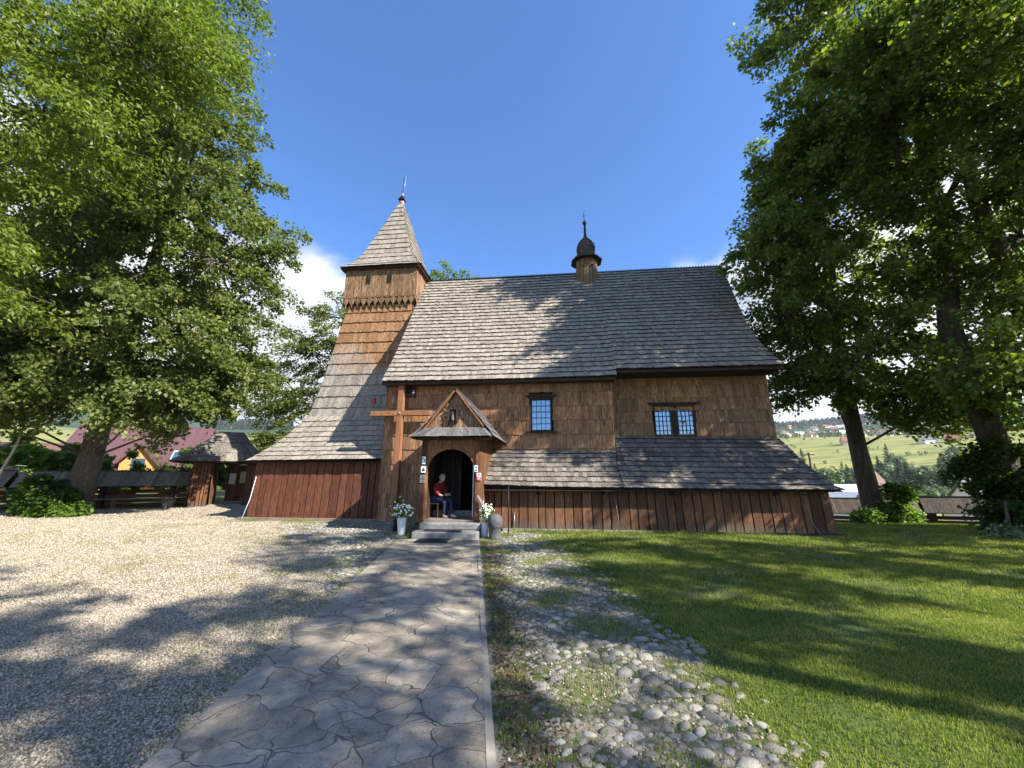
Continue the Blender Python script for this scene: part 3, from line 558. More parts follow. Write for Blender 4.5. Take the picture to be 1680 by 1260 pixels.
mb = MB(); mb.box(.47, 1.5, -.13, -.02, 4.09, 4.14); mb.box(.54, 1.42, -.10, -.02, 4.03, 4.085); mb.build('lintel', 'dark_wood', f)
mb = MB(); mb.box(.47, 1.5, -.14, -.02, 2.87, 2.915); mb.build('sill', 'dark_wood', f)
f = window(W1, .7, 10, 6, True)
mb = MB(); mb.box(4.62, 6.3, .56, .68, 3.87, 3.92); mb.box(4.72, 6.2, .6, .68, 3.825, 3.868); mb.build('lintel', 'dark_wood', f)
window(W2, 0, 2, 4)
# aisle (low side building): planks and roof
mb = MB(); mb.box(-.6, 8.5, -1.25, 0, 0, 1.2, 1); mb.box(3.3, 8.5, 0, .7, 0, 2.2, 1)
planks(mb, (-.62, -1.33), (8.6, -1.33), .06, 1.24, .25, th=.035, lean=.10, gap=.028)
planks(mb, (8.6, -1.3), (8.6, 5.9), .06, 1.24, .27, th=.03)
for u in (.9, 2.7, 4.55, 7.25):   # triangular air holes with a slit below
    mb.add([(u - .075, -1.395, .99), (u + .075, -1.395, .99), (u, -1.385, 1.18)], [(0, 1, 2)], 2); mb.box(u - .008, u + .008, -1.41, -1.39, .35, .995, 2)
mb.build('aisle_wall', ['plank', 'dark_wood', 'dark_void'], CH)
az_ = lambda v: 1.15 + .67 * (v + 1.7)
mb = MB()
Ra = [(3.22, -1.7, 1.15), (3.22, -.6, az_(-.6)), (3.38, .0, az_(0))]
shingles(mb, [(-.72, -1.7, 1.22), (-.80, -1.2, az_(-1.2)), (-.8, -.5, az_(-.5)), (-.62, 0, az_(0) + .02)], Ra, 8, .115, th=.033, over=.4, sag=.02)
Rb = [(8.74, -1.75, 1.12), (8.58, -1.4, az_(-1.4) - .04), (8.52, -.55, az_(-.55)), (8.55, .1, az_(.1) + .03), (8.62, .7, 2.70)]
shingles(mb, [(3.24, -1.7, 1.15), (3.24, -.6, az_(-.6)), (3.40, 0, az_(0)), (3.38, .7, 2.83)], Rb, 11, .115, th=.033, over=.4, sag=.012)
mb.box(-.6, 8.55, -1.68, -1.32, 1.10, 1.13, 1)
mb.build('aisle_roof', ['dark_shingle', 'dark_wood'], CH)
mb = MB(); mb.box(-.1, 4.2, -1.52, -1.34, .0, .07, 0); mb.build('sill_beam', 'pale_stone', CH)
mb = MB(); mb.box(4.21, 8.75, -1.55, -1.34, -.12, .06, 0); mb.build('sill_beam', 'dark_wood', CH)
# tower
TU, TV = -5.98, 3.5
def ringpts(hu, z, hv=None):
    hv = hv or hu; return [(TU - hu, TV - hv, z), (TU + hu, TV - hv, z), (TU + hu, TV + hv, z), (TU - hu, TV + hv, z)]
def fourside(mb, profs, rows, w, **k):
    """profs: list of (half, z) bottom to top"""
    for s in range(4):
        shingles(mb, [ringpts(h, z)[s] for h, z in profs], [ringpts(h, z)[(s + 1) % 4] for h, z in profs], rows, w, **k)
mb = MB(); fourside(mb, [(2.2, 3.6), (1.95, 4.9), (1.42, 8.8)], 11, .115, th=.032, over=.12, jit=.016)
mb.build('tower_wall', ['tower_shingle', 'dark_wood'], CH)
mb = MB()
sp = [(3.47, 1.97), (3.0, 2.45), (2.62, 2.95), (2.2, 3.72)]
fl = lambda i: [ringpts(h, z)[i] for h, z in sp]
shingles(mb, fl(0), [(-4.16, .02, 2.02), (-4.30, .45, 2.45), (-4.40, .83, 2.95), (-4.40, 1.25, 3.72)], 9, .125, th=.033, over=.35)
for s in (2, 3): shingles(mb, fl(s), fl((s + 1) % 4), 9, .16, th=.033, over=.35)
mb.box(-9.3, -4.3, .05, .4, 1.93, 1.95, 1)
mb.build('tower_skirt_roof', ['roof_shingle', 'dark_wood'], CH)
mb = MB(); mb.box(-9.0, -4.5, .45, 6.6, 0, 2.0, 1)
planks(mb, (-9.28, .33), (-4.46, .33), .08, 1.98, .27, th=.035, lean=.12)
planks(mb, (-9.18, 6.7), (-9.18, .3), .08, 1.98, .27, th=.035, lean=.1); mb.build('tower_skirt_wall', ['red_plank', 'dark_wood'], CH)
mb = MB(); mb.box(-9.5, -4.45, .06, .24, .0, .09, 0); mb.build('sill_beam', 'bench_wood', CH)
mb = MB(); mb.box(-4.3, -3.0, -.45, -.08, 0, .05, 0, bev=.01); mb.box(-5.1, -4.35, -.25, .12, 0, .05, 0, bev=.01); mb.build('footing_stone', 'stone', CH)
# belfry
BH = 1.60
mb = MB(); mb.box(TU - BH + .04, TU + BH - .04, TV - BH + .04, TV + BH - .04, 8.75, 10.5, 1)
q = ringpts(BH, 0); slots = []
for s in range(4):
    a, b_ = q[s], q[(s + 1) % 4]; planks(mb, a[:2], b_[:2], 8.86, 10.45, .15, th=.03, gap=.010)
belf = mb.build('belfry_wall', ['belfry_plank', 'dark_wood'], CH)
for s, (dx_, dy_, nx_, ny_) in enumerate(((1, 0, 0, -1), (0, 1, 1, 0))):
    for k in (-.55, .40):
        mb = MB()
        for o_ in (-.055, .055):
            c = V3(TU, TV, 0) + V3(dx_, dy_, 0) * (k + o_) + V3(nx_, ny_, 0) * (BH + .036); d = V3(dx_, dy_, 0)
            w_ = .045; pts = [c + d * x + V3(0, 0, z) for x, z in ((-w_, 9.62), (w_, 9.62), (w_, 9.95), (w_ * .7, 10.01), (0, 10.05), (-w_ * .7, 10.01), (-w_, 9.95))]
            mb.add(pts, [tuple(range(7))])
            mb.add([p + V3(nx_, ny_, 0) * .004 for p in pts[:0]], [])
        mb.build('belfry_opening', 'dark_void', belf)
mb = MB()   # carved hanging boards
for s in range(4):
    a, b_ = V3(*q[s]), V3(*q[(s + 1) % 4]); d = (b_ - a).normalized(); n_ = V3(d.y, -d.x, 0); L = (b_ - a).length; nn = 12; w_ = L / nn
    for k in range(nn):
        c = a + d * (k + .5) * w_ + n_ * .035
        prof2 = [(-.46, .36), (.46, .36), (.14, .26), (.44, .13), (.22, .02), (.08, -.02), (0, -.14), (-.08, -.02), (-.22, .02), (-.44, .13), (-.14, .26)]
        mb.prism([(x * w_, z) for x, z in prof2], lambda x, z, t: c + d * x + n_ * t + V3(0, 0, 8.68 + z), .02, .0)
    mb.beam(a + V3(0, 0, 9.0) + n_ * .03, b_ + V3(0, 0, 9.0) + n_ * .03, .05, .05)
mb.build('scalloped_trim', 'belfry_plank', belf)
mb = MB(); fourside(mb, [(1.80, 10.36), (1.45, 10.72), (1.15, 11.35), (.60, 13.1), (.10, 14.75)], 15, .12, th=.033, over=.35)
mb.box(TU - 1.78, TU + 1.78, TV - 1.78, TV + 1.78, 10.30, 10.345, 1)
spire = mb.build('tower_spire_roof', ['roof_shingle', 'dark_wood'], CH)
mb = MB(); mb.lathe((TU, TV, 0), [(.10, 14.65), (.12, 15.0), (.09, 15.02)], 8, 0); mb.lathe((TU, TV, 0), [(.23, 15.05), (.10, 15.25), (.09, 15.28)], 4, 1, smooth=False, ph=.8); mb.lathe((TU, TV, 0), [(.06, 15.28), (.06, 15.45), (.02, 15.48)], 8, 0)
mb.tube([(TU, TV, 15.4), (TU + .02, TV, 16.5)], .014, 6, 1); mb.tube([(TU + .05, TV, 15.4), (TU + .12, TV, 16.55)], .010, 6, 2)
mb.build('finial', ['copper_pink', 'black_iron', 'grey_metal'], spire)
# ridge turret
SU, SV = 3.04, 3.15
mb = MB()
for k in range(8):
    a0, a1 = R(45 * k + 22.5 - 90), R(45 * (k + 1) + 22.5 - 90); A = (SU + .47 * math.cos(a0), SV + .47 * math.sin(a0)); B_ = (SU + .47 * math.cos(a1), SV + .47 * math.sin(a1))
    planks(mb, A, B_, 9.0, 10.86, .13, th=.02, gap=.008)
mb.lathe((SU, SV, 0), [(.45, 9.0), (.45, 10.86)], 8, 1, smooth=False, ph=R(22.5)); mb.lathe((SU, SV, 0), [(.56, 9.05), (.50, 9.22)], 8, 0, smooth=False, ph=R(22.5))
for a in (-112, -68): # star-shaped openings
    c = V3(SU + .465 * math.cos(R(a)) , SV + .465 * math.sin(R(a)), 10.42); t_ = V3(-math.sin(R(a)), math.cos(R(a)), 0); n_ = V3(math.cos(R(a)), math.sin(R(a)), 0)
    mb.add([c + n_ * .03 + t_ * x + V3(0, 0, z) for x, z in ((0, -.09), (.03, -.03), (.08, 0), (.03, .03), (0, .09), (-.03, .03), (-.08, 0), (-.03, -.03))], [tuple(range(8))], 2)
tur = mb.build('ridge_turret', ['belfry_plank', 'dark_wood', 'dark_void'], CH)
mb = MB()
def octs(profs, rows):
    for k in range(8):
        f_ = lambda a: [(SU + r_ * math.cos(R(a)), SV + r_ * math.sin(R(a)), z) for r_, z in profs]
        shingles(mb, f_(45 * k - 22.5), f_(45 * k + 22.5), rows, .12, th=.012, over=.4)
octs([(.70, 10.80), (.52, 11.02), (.36, 11.14)], 2); octs([(.36, 11.14), (.40, 11.25), (.40, 11.48)], 2); octs([(.42, 11.46), (.36, 11.72), (.20, 11.92), (.06, 12.08)], 4)
mb.lathe((SU, SV, 0), [(.66, 10.80), (.5, 10.84)], 8, 1, smooth=False, ph=R(22.5))
mb.build('turret_cap', ['cap_shingle', 'dark_wood'], tur)
mb = MB(); mb.lathe((SU, SV, 0), [(.09, 12.0), (.055, 12.3), (.045, 12.75)], 8); mb.lathe((SU, SV, 0), [(.01, 12.72), (.07, 12.76), (.10, 12.84), (.07, 12.92), (.01, 12.96)], 10)
mb.tube([(SU, SV, 12.9), (SU - .03, SV, 13.35), (SU + .06, SV, 13.5)], .014, 5); mb.beam((SU - .1, SV, 13.2), (SU + .08, SV, 13.22), .015, .015); mb.build('turret_spire', 'black_iron', tur)
# ------------- porch
PV = -2.4
mb = MB()
cu, r_o = -1.41, .655; zs = 1.62; n_ = 18
arc = [(cu - r_o * math.cos(math.pi * k / n_), zs + .60 * math.sin(math.pi * k / n_)) for k in range(n_ + 1)]
pts = [(cu - r_o, .38)] + arc + [(cu + r_o, .38)]
for (a, b_) in zip(arc, arc[1:]):   # wall above the arch
    for v_, fl_ in ((PV, 0), (PV + .09, 1)):
        qd = [(a[0], v_, a[1]), (b_[0], v_, b_[1]), (b_[0], v_, 2.62), (a[0], v_, 2.62)]; mb.quad(*(qd if not fl_ else qd[::-1]))
    mb.quad((a[0], PV, a[1]), (a[0], PV + .09, a[1]), (b_[0], PV + .09, b_[1]), (b_[0], PV, b_[1]))
mb.box(-2.19, cu - r_o, PV, PV + .09, .30, 2.62); mb.box(cu + r_o, -.64, PV, PV + .09, .30, 2.62)
pf = mb.build('porch_front', 'carved_wood', CH)
mb = MB()   # raised archivolt band
for k in range(len(pts) - 1):
    a, b_ = pts[k], pts[k + 1]
    def outw(p, w_): 
        if p[1] <= zs: return (p[0] - w_ if p[0] < cu else p[0] + w_, p[1])
        d = Vector((p[0] - cu, (p[1] - zs))).normalized(); return (p[0] + d.x * w_, p[1] + d.y * w_)
    ao, bo = outw(a, .05), outw(b_, .05)
    mb.quad((a[0], PV - .018, a[1]), (b_[0], PV - .018, b_[1]), (bo[0], PV - .018, bo[1]), (ao[0], PV - .018, ao[1]))
    mb.quad((ao[0], PV - .018, ao[1]), (bo[0], PV - .018, bo[1]), (bo[0], PV + .001, bo[1]), (ao[0], PV + .001, ao[1])); mb.quad((a[0], PV + .001, a[1]), (b_[0], PV + .001, b_[1]), (b_[0], PV - .018, b_[1]), (a[0], PV - .018, a[1]))
mb.build('arch_trim', 'carved_wood', pf)
mb = MB(); planks(mb, (-.66, PV + .02), (-.66, 0), .0, 2.62, .22, th=.04); planks(mb, (-2.17, 0), (-2.17, PV + .02), .0, 2.62, .22, th=.04)
mb.box(-2.17, -2.10, PV + .09, .03, 0, 2.62, 1); mb.box(-.74, -.66, PV + .09, .03, 0, 2.62, 1)
mb.beam((-2.17, PV - .03, .3), (-2.17, PV - .03, 2.6), .1, .05); mb.beam((-.66, PV - .03, .3), (-.66, PV - .03, 2.6), .1, .05)
mb.build('porch_side_wall', ['plank', 'dark_wood'], CH)
mb = MB(); mb.box(-2.1, -.75, PV - .03, 3.2, .30, .385, 0, bev=.01); mb.box(-2.1, -.75, PV + .8, PV + .95, .385, .55, 0, bev=.01); fl_ = mb.build('porch_floor', 'bench_wood', CH)
mb = MB(); mb.box(-2.1, -.75, PV + .1, .02, 2.5, 2.6, 0)
for x in (-2.03, -1.78, -1.56): mb.box(x, x + .12, PV + 1.4, PV + 1.47, .4, 2.4, 0)
mb.box(-2.1, -1.45, PV + 1.48, PV + 1.52, .4, 2.4, 0); mb.build('porch_lining', 'dark_wood', CH)
mb = MB(); mb.box(-.80, -.765, PV + .12, PV + .95, .40, 2.15, 0); d_ = mb.build('door_leaf', 'dark_wood', CH)
mb = MB(); mb.tube([(-.815, PV + .85, 1.25), (-.85, PV + .85, 1.25), (-.85, PV + .85, 1.42), (-.815, PV + .85, 1.42)], .012, 6); mb.beam((-.806, PV + .10, .45), (-.806, PV + .10, 1.95), .02, .012); mb.build('handle', 'grey_metal', d_)
# gable over the pent
GZ0, GZ1, GU0, GU1, GA = 2.80, 3.80, -2.14, -.52, -1.33
mb = MB(); n_ = 11
for k in range(n_):
    a = GU0 + (GU1 - GU0) * k / n_ + .004; b_ = GU0 + (GU1 - GU0) * (k + 1) / n_ - .004
    tz = lambda u: GZ0 - .02 + (GZ1 - GZ0) * (1 - abs(u - GA) / ((GA - GU0) if u < GA else (GU1 - GA)))
    t = random.uniform(0, .012); P5 = [(a, GZ0 - .05), (b_, GZ0 - .05), (b_, max(tz(b_), GZ0))] + ([(GA, GZ1)] if a < GA < b_ else []) + [(a, max(tz(a), GZ0))]
    mb.prism(P5, lambda x, z, tt: V3(x, PV + .06 + tt, z), -.02 - t, .02)
gb = mb.build('porch_gable', 'belfry_plank', CH)
for sgn, u0 in ((-1, GU0 - .10), (1, GU1 + .10)):
    mb = MB(); mb.beam((u0, PV - .03, GZ0 - .10), (GA + sgn * .02, PV - .03, GZ1 + .03), .035, .13, up=(0, 1, 0)); mb.build('bargeboard', 'cross_wood', CH)
mb = MB(); mb.box(-1.53, -1.27, PV - .02, PV + .02, 2.93, 2.97); mb.box(-1.55, -1.50, PV - .05, PV + .02, 2.95, 3.28); mb.box(-1.30, -1.25, PV - .05, PV + .02, 2.95, 3.28)
mb.beam((-1.57, PV - .03, 3.24), (-1.40, PV - .03, 3.42), .05, .05, up=(0, 1, 0)); mb.beam((-1.23, PV - .03, 3.24), (-1.40, PV - .03, 3.42), .05, .05, up=(0, 1, 0)); mb.box(-1.42, -1.38, PV - .05, PV, 3.42, 3.56)
for k in range(7): mb.lathe((-1.60 + (k % 2) * .4 + random.uniform(-.03, .03), PV - .02, 3.0 + k * .06), [(.01, -.03), (.035, 0), (.01, .03)], 6)
ni = mb.build('niche', 'dark_wood', gb)
mb = MB(); mb.quad((-1.50, PV - .012, 2.97), (-1.30, PV - .012, 2.97), (-1.30, PV - .012, 3.32), (-1.50, PV - .012, 3.32)); mb.build('niche_opening', 'dark_void', ni)
mb = MB(); mb.lathe((-1.40, PV - .03, 2.99), [(.045, 0), (.05, .05), (.035, .13), (.03, .17), (.012, .18)], 8); mb.lathe((-1.40, PV - .03, 3.19), [(.01, -.01), (.025, .015), (.022, .035), (.005, .05)], 8); mb.build('saint_figure', 'font_stone', ni)
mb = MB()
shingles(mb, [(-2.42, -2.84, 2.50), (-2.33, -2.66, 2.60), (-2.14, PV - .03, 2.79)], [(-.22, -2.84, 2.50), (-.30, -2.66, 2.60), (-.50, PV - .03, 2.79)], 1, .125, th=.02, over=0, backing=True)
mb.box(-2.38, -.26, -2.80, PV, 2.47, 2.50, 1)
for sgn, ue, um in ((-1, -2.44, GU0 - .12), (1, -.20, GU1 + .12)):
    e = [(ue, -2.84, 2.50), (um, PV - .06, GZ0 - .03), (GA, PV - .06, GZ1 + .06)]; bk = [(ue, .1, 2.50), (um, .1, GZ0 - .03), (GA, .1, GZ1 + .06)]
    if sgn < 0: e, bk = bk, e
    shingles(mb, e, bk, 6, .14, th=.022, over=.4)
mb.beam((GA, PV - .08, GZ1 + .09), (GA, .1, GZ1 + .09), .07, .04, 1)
mb.build('porch_roof', ['shaded_porch_shingle', 'dark_wood'], CH)
# small fittings on the church
def cable(pts, r_=.012, m_='grey_metal'): mb = MB(); mb.tube(pts, r_, 6); return mb.build('lightning_cable', m_, CH)
cable([(-9.16, .24, 1.45), (-9.22, .17, .7), (-9.30, .0, .0)], .009, 'sticker_white'); cable([(3.02, -1.44, .95), (3.06, -1.5, .5), (3.1, -1.62, .02)], .009, 'bench_wood')
cable([(7.93, -1.44, 1.0), (7.95, -1.46, .75), (8.0, -1.50, .3), (8.12, -1.66, -.04)], .011, 'bench_wood'); cable([(.22, -1.43, .5), (.22, -1.5, .05)], .01); cable([(-4.28, 1.15, 2.9), (-4.3, .2, 2.1)], .01)
for p in ((-8.75, .3, 2.75), (-8.95, .15, 2.45), (-8.45, .55, 3.1)): mb = MB(); mb.tube([p, (p[0] + .03, p[1] - .08, p[2] + .1), (p[0] - .05, p[1] - .05, p[2] + .17)], .01, 5); mb.build('cable_bracket', 'black_iron', CH)
mb = MB(); mb.box(-5.50, -5.33, .98, 1.06, 4.17, 4.36, bev=.01); mb.build('alarm_box', 'alarm_red', CH)
LW = CH.location; CM = Matrix.Translation(LW) @ Matrix.Rotation(-R(6), 4, 'Z')
def cw(u, v, z=0): return CM @ Vector((u, v, z))
# stickers beside the door
def sticker(u, z, w, h, body, marks, label, cat='sign', grp=None):
    o = empty('door_sign', cw(u, PV - .075, z), label, cat, grp, rz=-R(6)); mb = MB(); mb.box(-w / 2, w / 2, -.004, .004, -h / 2, h / 2); mb.build('plate', body, o)
    for k, (x, zz, a, b_, m_) in enumerate(marks): mb = MB(); mb.box(x - a, x + a, -.0075 - .0004 * m_, -.0045, zz - b_, zz + b_); mb.build('marking', ('ink', 'sticker_red', 'sticker_white')[m_], o)
    return o
sticker(-2.14, 1.92, .10, .20, 'sticker_white', [(-.02, .05, .02, .012, 0), (.02, .0, .015, .025, 0), (0, -.05, .03, .008, 0)], 'upper white sticker with dark pictograms left of the church door')
sticker(-2.14, 1.68, .13, .17, 'sticker_white', [(0, -.02, .04, .03, 0), (0, .022, .015, .012, 0), (0, .06, .045, .006, 0)], 'white camera pictogram sticker below the upper sticker left of the door')
sticker(-2.15, 1.43, .15, .20, 'stone', [(0, .02, .05, .008, 0), (0, -.02, .06, .01, 0), (0, -.06, .04, .008, 0), (0, .06, .03, .008, 0)], 'grey carved emblem plaque below the two white stickers', 'plaque')
sticker(-.70, 1.70, .09, .17, 'sticker_white', [(0, .03, .02, .022, 0), (0, -.045, .022, .02, 0)], 'white pictogram sticker right of the church door')
sticker(-.62, 1.49, .12, .19, 'sticker_white', [(0, -.045, .055, .045, 1), (-.01, .04, .03, .012, 1), (.01, .07, .03, .008, 1), (0, -.03, .035, .006, 2), (0, -.058, .035, .006, 2)], 'red and white notice to the right of the church door')
# cross
CR = empty('standing_cross', cw(-3.77, -.32), 'tall reddish wooden cross standing against the shingled wall left of the porch', 'cross', rz=-R(6))
mb = MB(); mb.box(-.10, .10, -.08, .08, -.1, 4.52, bev=.012); mb.build('post', 'cross_wood', CR)
mb = MB(); mb.box(-1.04, 1.06, -.083, .083, 3.46, 3.63, bev=.012); mb.build('crossbeam', 'cross_wood', CR)
mb = MB(); mb.lathe((0, -.085, 3.545), [(.03, -.03), (.04, 0), (.03, .03)], 8); mb.build('bolt', 'pale_stone', CR)
# steps and mats
ST = empty('stone_steps', cw(-1.36, -2.9), 'two worn grey stone steps leading up to the arched porch doorway', 'steps', rz=-R(6))
mb = MB(); mb.box(-.80, .84, -.20, .5, -.05, .18, bev=.025); mb.build('step', 'stone', ST)
mb = MB(); mb.box(-.74, .84, .16, .5, .181, .345, bev=.025); mb.build('step', 'stone', ST)
o = MB(); o.box(-.5, .45, -.1, .13, 0, .012, bev=.004); o = o.build('doormat', 'rubber'); o.location = cw(-1.4, -2.93, .182); o.rotation_euler.z = -R(6); tag(o, 'dark rubber doormat lying on the lower stone step', 'doormat')
o = MB(); o.box(-.38, .38, -.25, .25, 0, .014, bev=.004); o = o.build('doormat', 'rubber'); o.location = cw(-1.52, -3.42, .034); o.rotation_euler.z = -R(3); tag(o, 'dark rubber doormat lying on the path in front of the steps', 'doormat')
HR = MB(); HR.tube([(0, 0, .0), (0, .0, .9)], .018, 6); HR.beam((-.13, -.1, 1.02), (.12, -.05, .62), .06, .05); HR = HR.build('handrail', 'grey_metal'); HR.location = cw(-.50, -2.45); HR.rotation_euler.z = -R(6); tag(HR, 'short slanting grey handrail right of the stone steps', 'handrail')

# vases with flowers
def flowers(name, n, cen, rad, zc, parent, petal='white_petal', leaf='bush_leaf'):
    vs, fs = [], []; vl, fl2 = [], []
    for k in range(n):
        d = Vector((random.gauss(0, 1), random.gauss(0, 1), random.gauss(.3, 1))).normalized(); p = Vector(cen) + Vector((d.x * rad[0], d.y * rad[1], d.z * rad[2])) * random.uniform(.75, 1.08)
        s_ = random.uniform(.022, .036); ax = Vector((d.x, d.y - .6, d.z + .3)).normalized(); t = ax.orthogonal().normalized(); b_ = ax.cross(t); n0 = len(vs)
        vs.append(tuple(p)); 
        for j in range(10):
            a = j * math.pi / 5; r_ = s_ * (1 if j % 2 == 0 else .55); vs.append(tuple(p + (t * math.cos(a) + b_ * math.sin(a)) * r_ + ax * .008))
        for j in range(10): fs.append((n0, n0 + 1 + j, n0 + 1 + (j + 1) % 10))
    for k in range(n * 4):
        d = Vector((random.gauss(0, 1), random.gauss(0, 1), random.gauss(0, 1))).normalized(); p = Vector(cen) + Vector((d.x * rad[0], d.y * rad[1], d.z * rad[2])) * random.uniform(.2, .95)
        t = Vector((random.gauss(0, 1), random.gauss(0, 1), random.gauss(0, 1))).normalized(); b_ = t.orthogonal().normalized(); l = random.uniform(.03, .06); n0 = len(vl)
        vl += [tuple(p), tuple(p + t * l + b_ * l * .3), tuple(p + t * l * 2), tuple(p + t * l - b_ * l * .3)]; fl2.append((n0, n0 + 1, n0 + 2, n0 + 3))
    np_obj('blossoms', vs, fs, petal, parent); np_obj('leaves', vl, fl2, leaf, parent)
VA = empty('flower_vase', cw(-2.66, -2.46), 'white conical vase with a round bunch of white flowers left of the steps', 'vase', 'white flower vases flanking the steps')
mb = MB(); mb.lathe((0, 0, 0), [(.085, 0), (.088, .01), (.125, .42), (.13, .43), (.118, .43), (.115, .40)], 20); mb.build('vase', 'white_paint', VA); flowers('f', 95, (0, -.0, .60), (.30, .26, .19), 0, VA)
VB = empty('flower_vase', cw(-.43, -2.55), 'pale vase with white flowers between the steps and the dark stone font', 'vase', 'white flower vases flanking the steps')
mb = MB(); mb.lathe((0, 0, 0), [(.08, 0), (.085, .01), (.12, .34), (.125, .35), (.11, .35), (.10, .30)], 20); mb.build('vase', 'white_paint', VB); flowers('f', 80, (.06, 0, .55), (.20, .18, .26), 0, VB)
GL = empty('flower_stand', cw(-3.02, -1.9), 'dark leafy arrangement with tall white blossom sprays behind the left vase', 'flower stand')
mb = MB(); mb.tube([(0, 0, 0), (0, 0, .55)], .10, 8); mb.build('stand', 'rubber', GL); flowers('f', 14, (-.02, 0, .75), (.20, .12, .22), 0, GL, leaf='dark_bush_leaf')
mb = MB(); mb.tube([(-.05, 0, .6), (-.12, -.02, .9), (-.02, -.03, 1.15)], .008, 5); mb.tube([(-.10, 0, .6), (-.15, -.02, .85), (.05, -.02, 1.02)], .008, 5); mb.build('stem', 'dark_foliage_stem', GL)
FO = empty('stone_font', cw(-.13, -2.80), 'small rounded dark stone font standing on the ground right of the steps', 'font', rz=.3)
mb = MB(); mb.lathe((0, 0, 0), [(.17, 0), (.155, .05), (.15, .26), (.17, .28), (.185, .30), (.19, .42), (.175, .50), (.12, .57), (.03, .59)], 14); mb.build('basin', 'font_stone', FO)
IS = empty('iron_stand', cw(.12, -2.05), 'thin dark iron cross on a pole behind the stone font', 'cross', rz=-R(6))
mb = MB(); mb.tube([(0, 0, 0), (0, 0, 1.28)], .016, 6); mb.build('pole', 'black_iron', IS); mb = MB(); mb.beam((-.07, 0, 1.10), (.07, 0, 1.10), .02, .025); mb.beam((0, 0, .9), (0, 0, 1.25), .04, .02); mb.build('crosspiece', 'black_iron', IS)
# ------------------------------------------------------------------ person sitting inside the porch
def skin_obj(name, verts, edges, radii, mat, parent, sub_=2, root=0):
    me = bpy.data.meshes.new(name); me.from_pydata(verts, edges, []); me.materials.append(M[mat]); o = bpy.data.objects.new(name, me); COL.objects.link(o); o.parent = parent
    s_ = o.modifiers.new('skin', 'SKIN'); me.skin_vertices  # layer exists once the modifier is added
    if not me.skin_vertices:
        bm_ = __import__('bmesh').new(); bm_.from_mesh(me); bm_.verts.layers.skin.verify(); bm_.to_mesh(me); bm_.free()
    for k, r_ in enumerate(radii):
        d = me.skin_vertices[0].data[k]; d.radius = r_ if hasattr(r_, '__len__') else (r_, r_); d.use_root = k == root
    m2 = o.modifiers.new('sub', 'SUBSURF'); m2.levels = sub_; m2.render_levels = sub_; s_.use_smooth_shade = True
    return o
# local frame: +x towards the person's front, z up; seat at .45
PE = empty('person', cw(-1.92, -1.75, .385), 'person in red jumper and navy trousers sitting in the porch doorway, looking down', 'person', rz=-R(6) - R(24)); PE.scale = (.95,) * 3
hip, chest, neck = (.0, 0, .50), (.02, 0, .80), (.06, 0, .98)
V_ = [(0, 0, .50), (.0, 0, .62), (.02, 0, .78), (.04, 0, .90), (.07, 0, .98), (.09, 0, 1.03),      # torso, neck 0-5
      (.03, -.15, .90), (.05, -.20, .74), (.22, -.15, .62), (.30, -.08, .63),                    # right arm 6-9
      (.03, .15, .90), (.05, .20, .74), (.22, .13, .62), (.30, .05, .63),                         # left arm 10-13
      (.02, -.09, .49), (.38, -.11, .48), (.34, -.11, .08), (.42, -.12, .035),                    # right leg 14-17
      (.02, .09, .49), (.40, .10, .48), (.46, .10, .08), (.55, .10, .035)]                       # left leg
E_ = [(0, 1), (1, 2), (2, 3), (3, 4), (4, 5), (3, 6), (6, 7), (7, 8), (8, 9), (3, 10), (10, 11), (11, 12), (12, 13), (0, 14), (14, 15), (15, 16), (16, 17), (0, 18), (18, 19), (19, 20), (20, 21)]
Rr = [.12, .115, .12, .10, .055, .05, .055, .042, .034, .024, .055, .042, .034, .024, .085, .058, .04, .035, .085, .058, .04, .035]
bd = skin_obj('body', V_, E_, Rr, 'skin', PE)
mb = MB()   # head with face, bowed forward
hp = Matrix.Translation((.13, 0, 1.12)) @ Matrix.Rotation(R(32), 4, 'Y')
vs, fs = I1; vs, fs = sub(vs, fs); hv = []
for x, y, z in vs:
    X_, Y_, Z_ = x * .098, y * .078, z * .118
    if z < -.2: X_ += .012; Y_ *= 1 + .35 * (z + .2); X_ *= 1 + .12 * (z + .2)
    if x > .75 and abs(y) < .28 and -.35 < z < .08: X_ += .018 * (1 - abs(y) / .28)          # nose
    if x > .6 and .05 < z < .30 and .22 < abs(y) < .6: X_ -= .008                              # eye sockets
    if x > .6 and -.62 < z < -.5 and abs(y) < .35: X_ -= .004
    hv.append(hp @ Vector((X_, Y_, Z_)))
mb.add(hv, [tuple(f) for f in fs], 0, True)
for s_ in (-1, 1): mb.add([hp @ Vector((-.005 + .018 * math.cos(a), s_ * (.078 + (.012 if j else .0)), -.01 + .03 * math.sin(a))) for j in (0, 1) for a in np.linspace(0, 5.24, 6)], [tuple(range(6)), tuple(range(6, 12))] + [(k, (k + 1) % 6, (k + 1) % 6 + 6, k + 6) for k in range(6)], 0)
mb.build('head', 'skin', PE)
for s_ in (-1, 1): mb = MB(); mb.lathe(tuple(hp @ Vector((.086, s_ * .032, .018))), [(.002, -.006), (.009, 0), (.002, .006)], 6); mb.build('eye', 'ink', PE)
mb = MB(); hv2 = []; keep = []
for k, (x, y, z) in enumerate(vs):
    hv2.append(hp @ Vector((x * .105 - .006, y * .086, z * .124 + .005)))
for f in fs:
    c = vs[list(f)].mean(0)
    if .8 * c[2] - .62 * c[0] > .16: keep.append(tuple(f))
mb.add(hv2, keep, 0, True); mb.build('hair', 'grey_hair', PE)
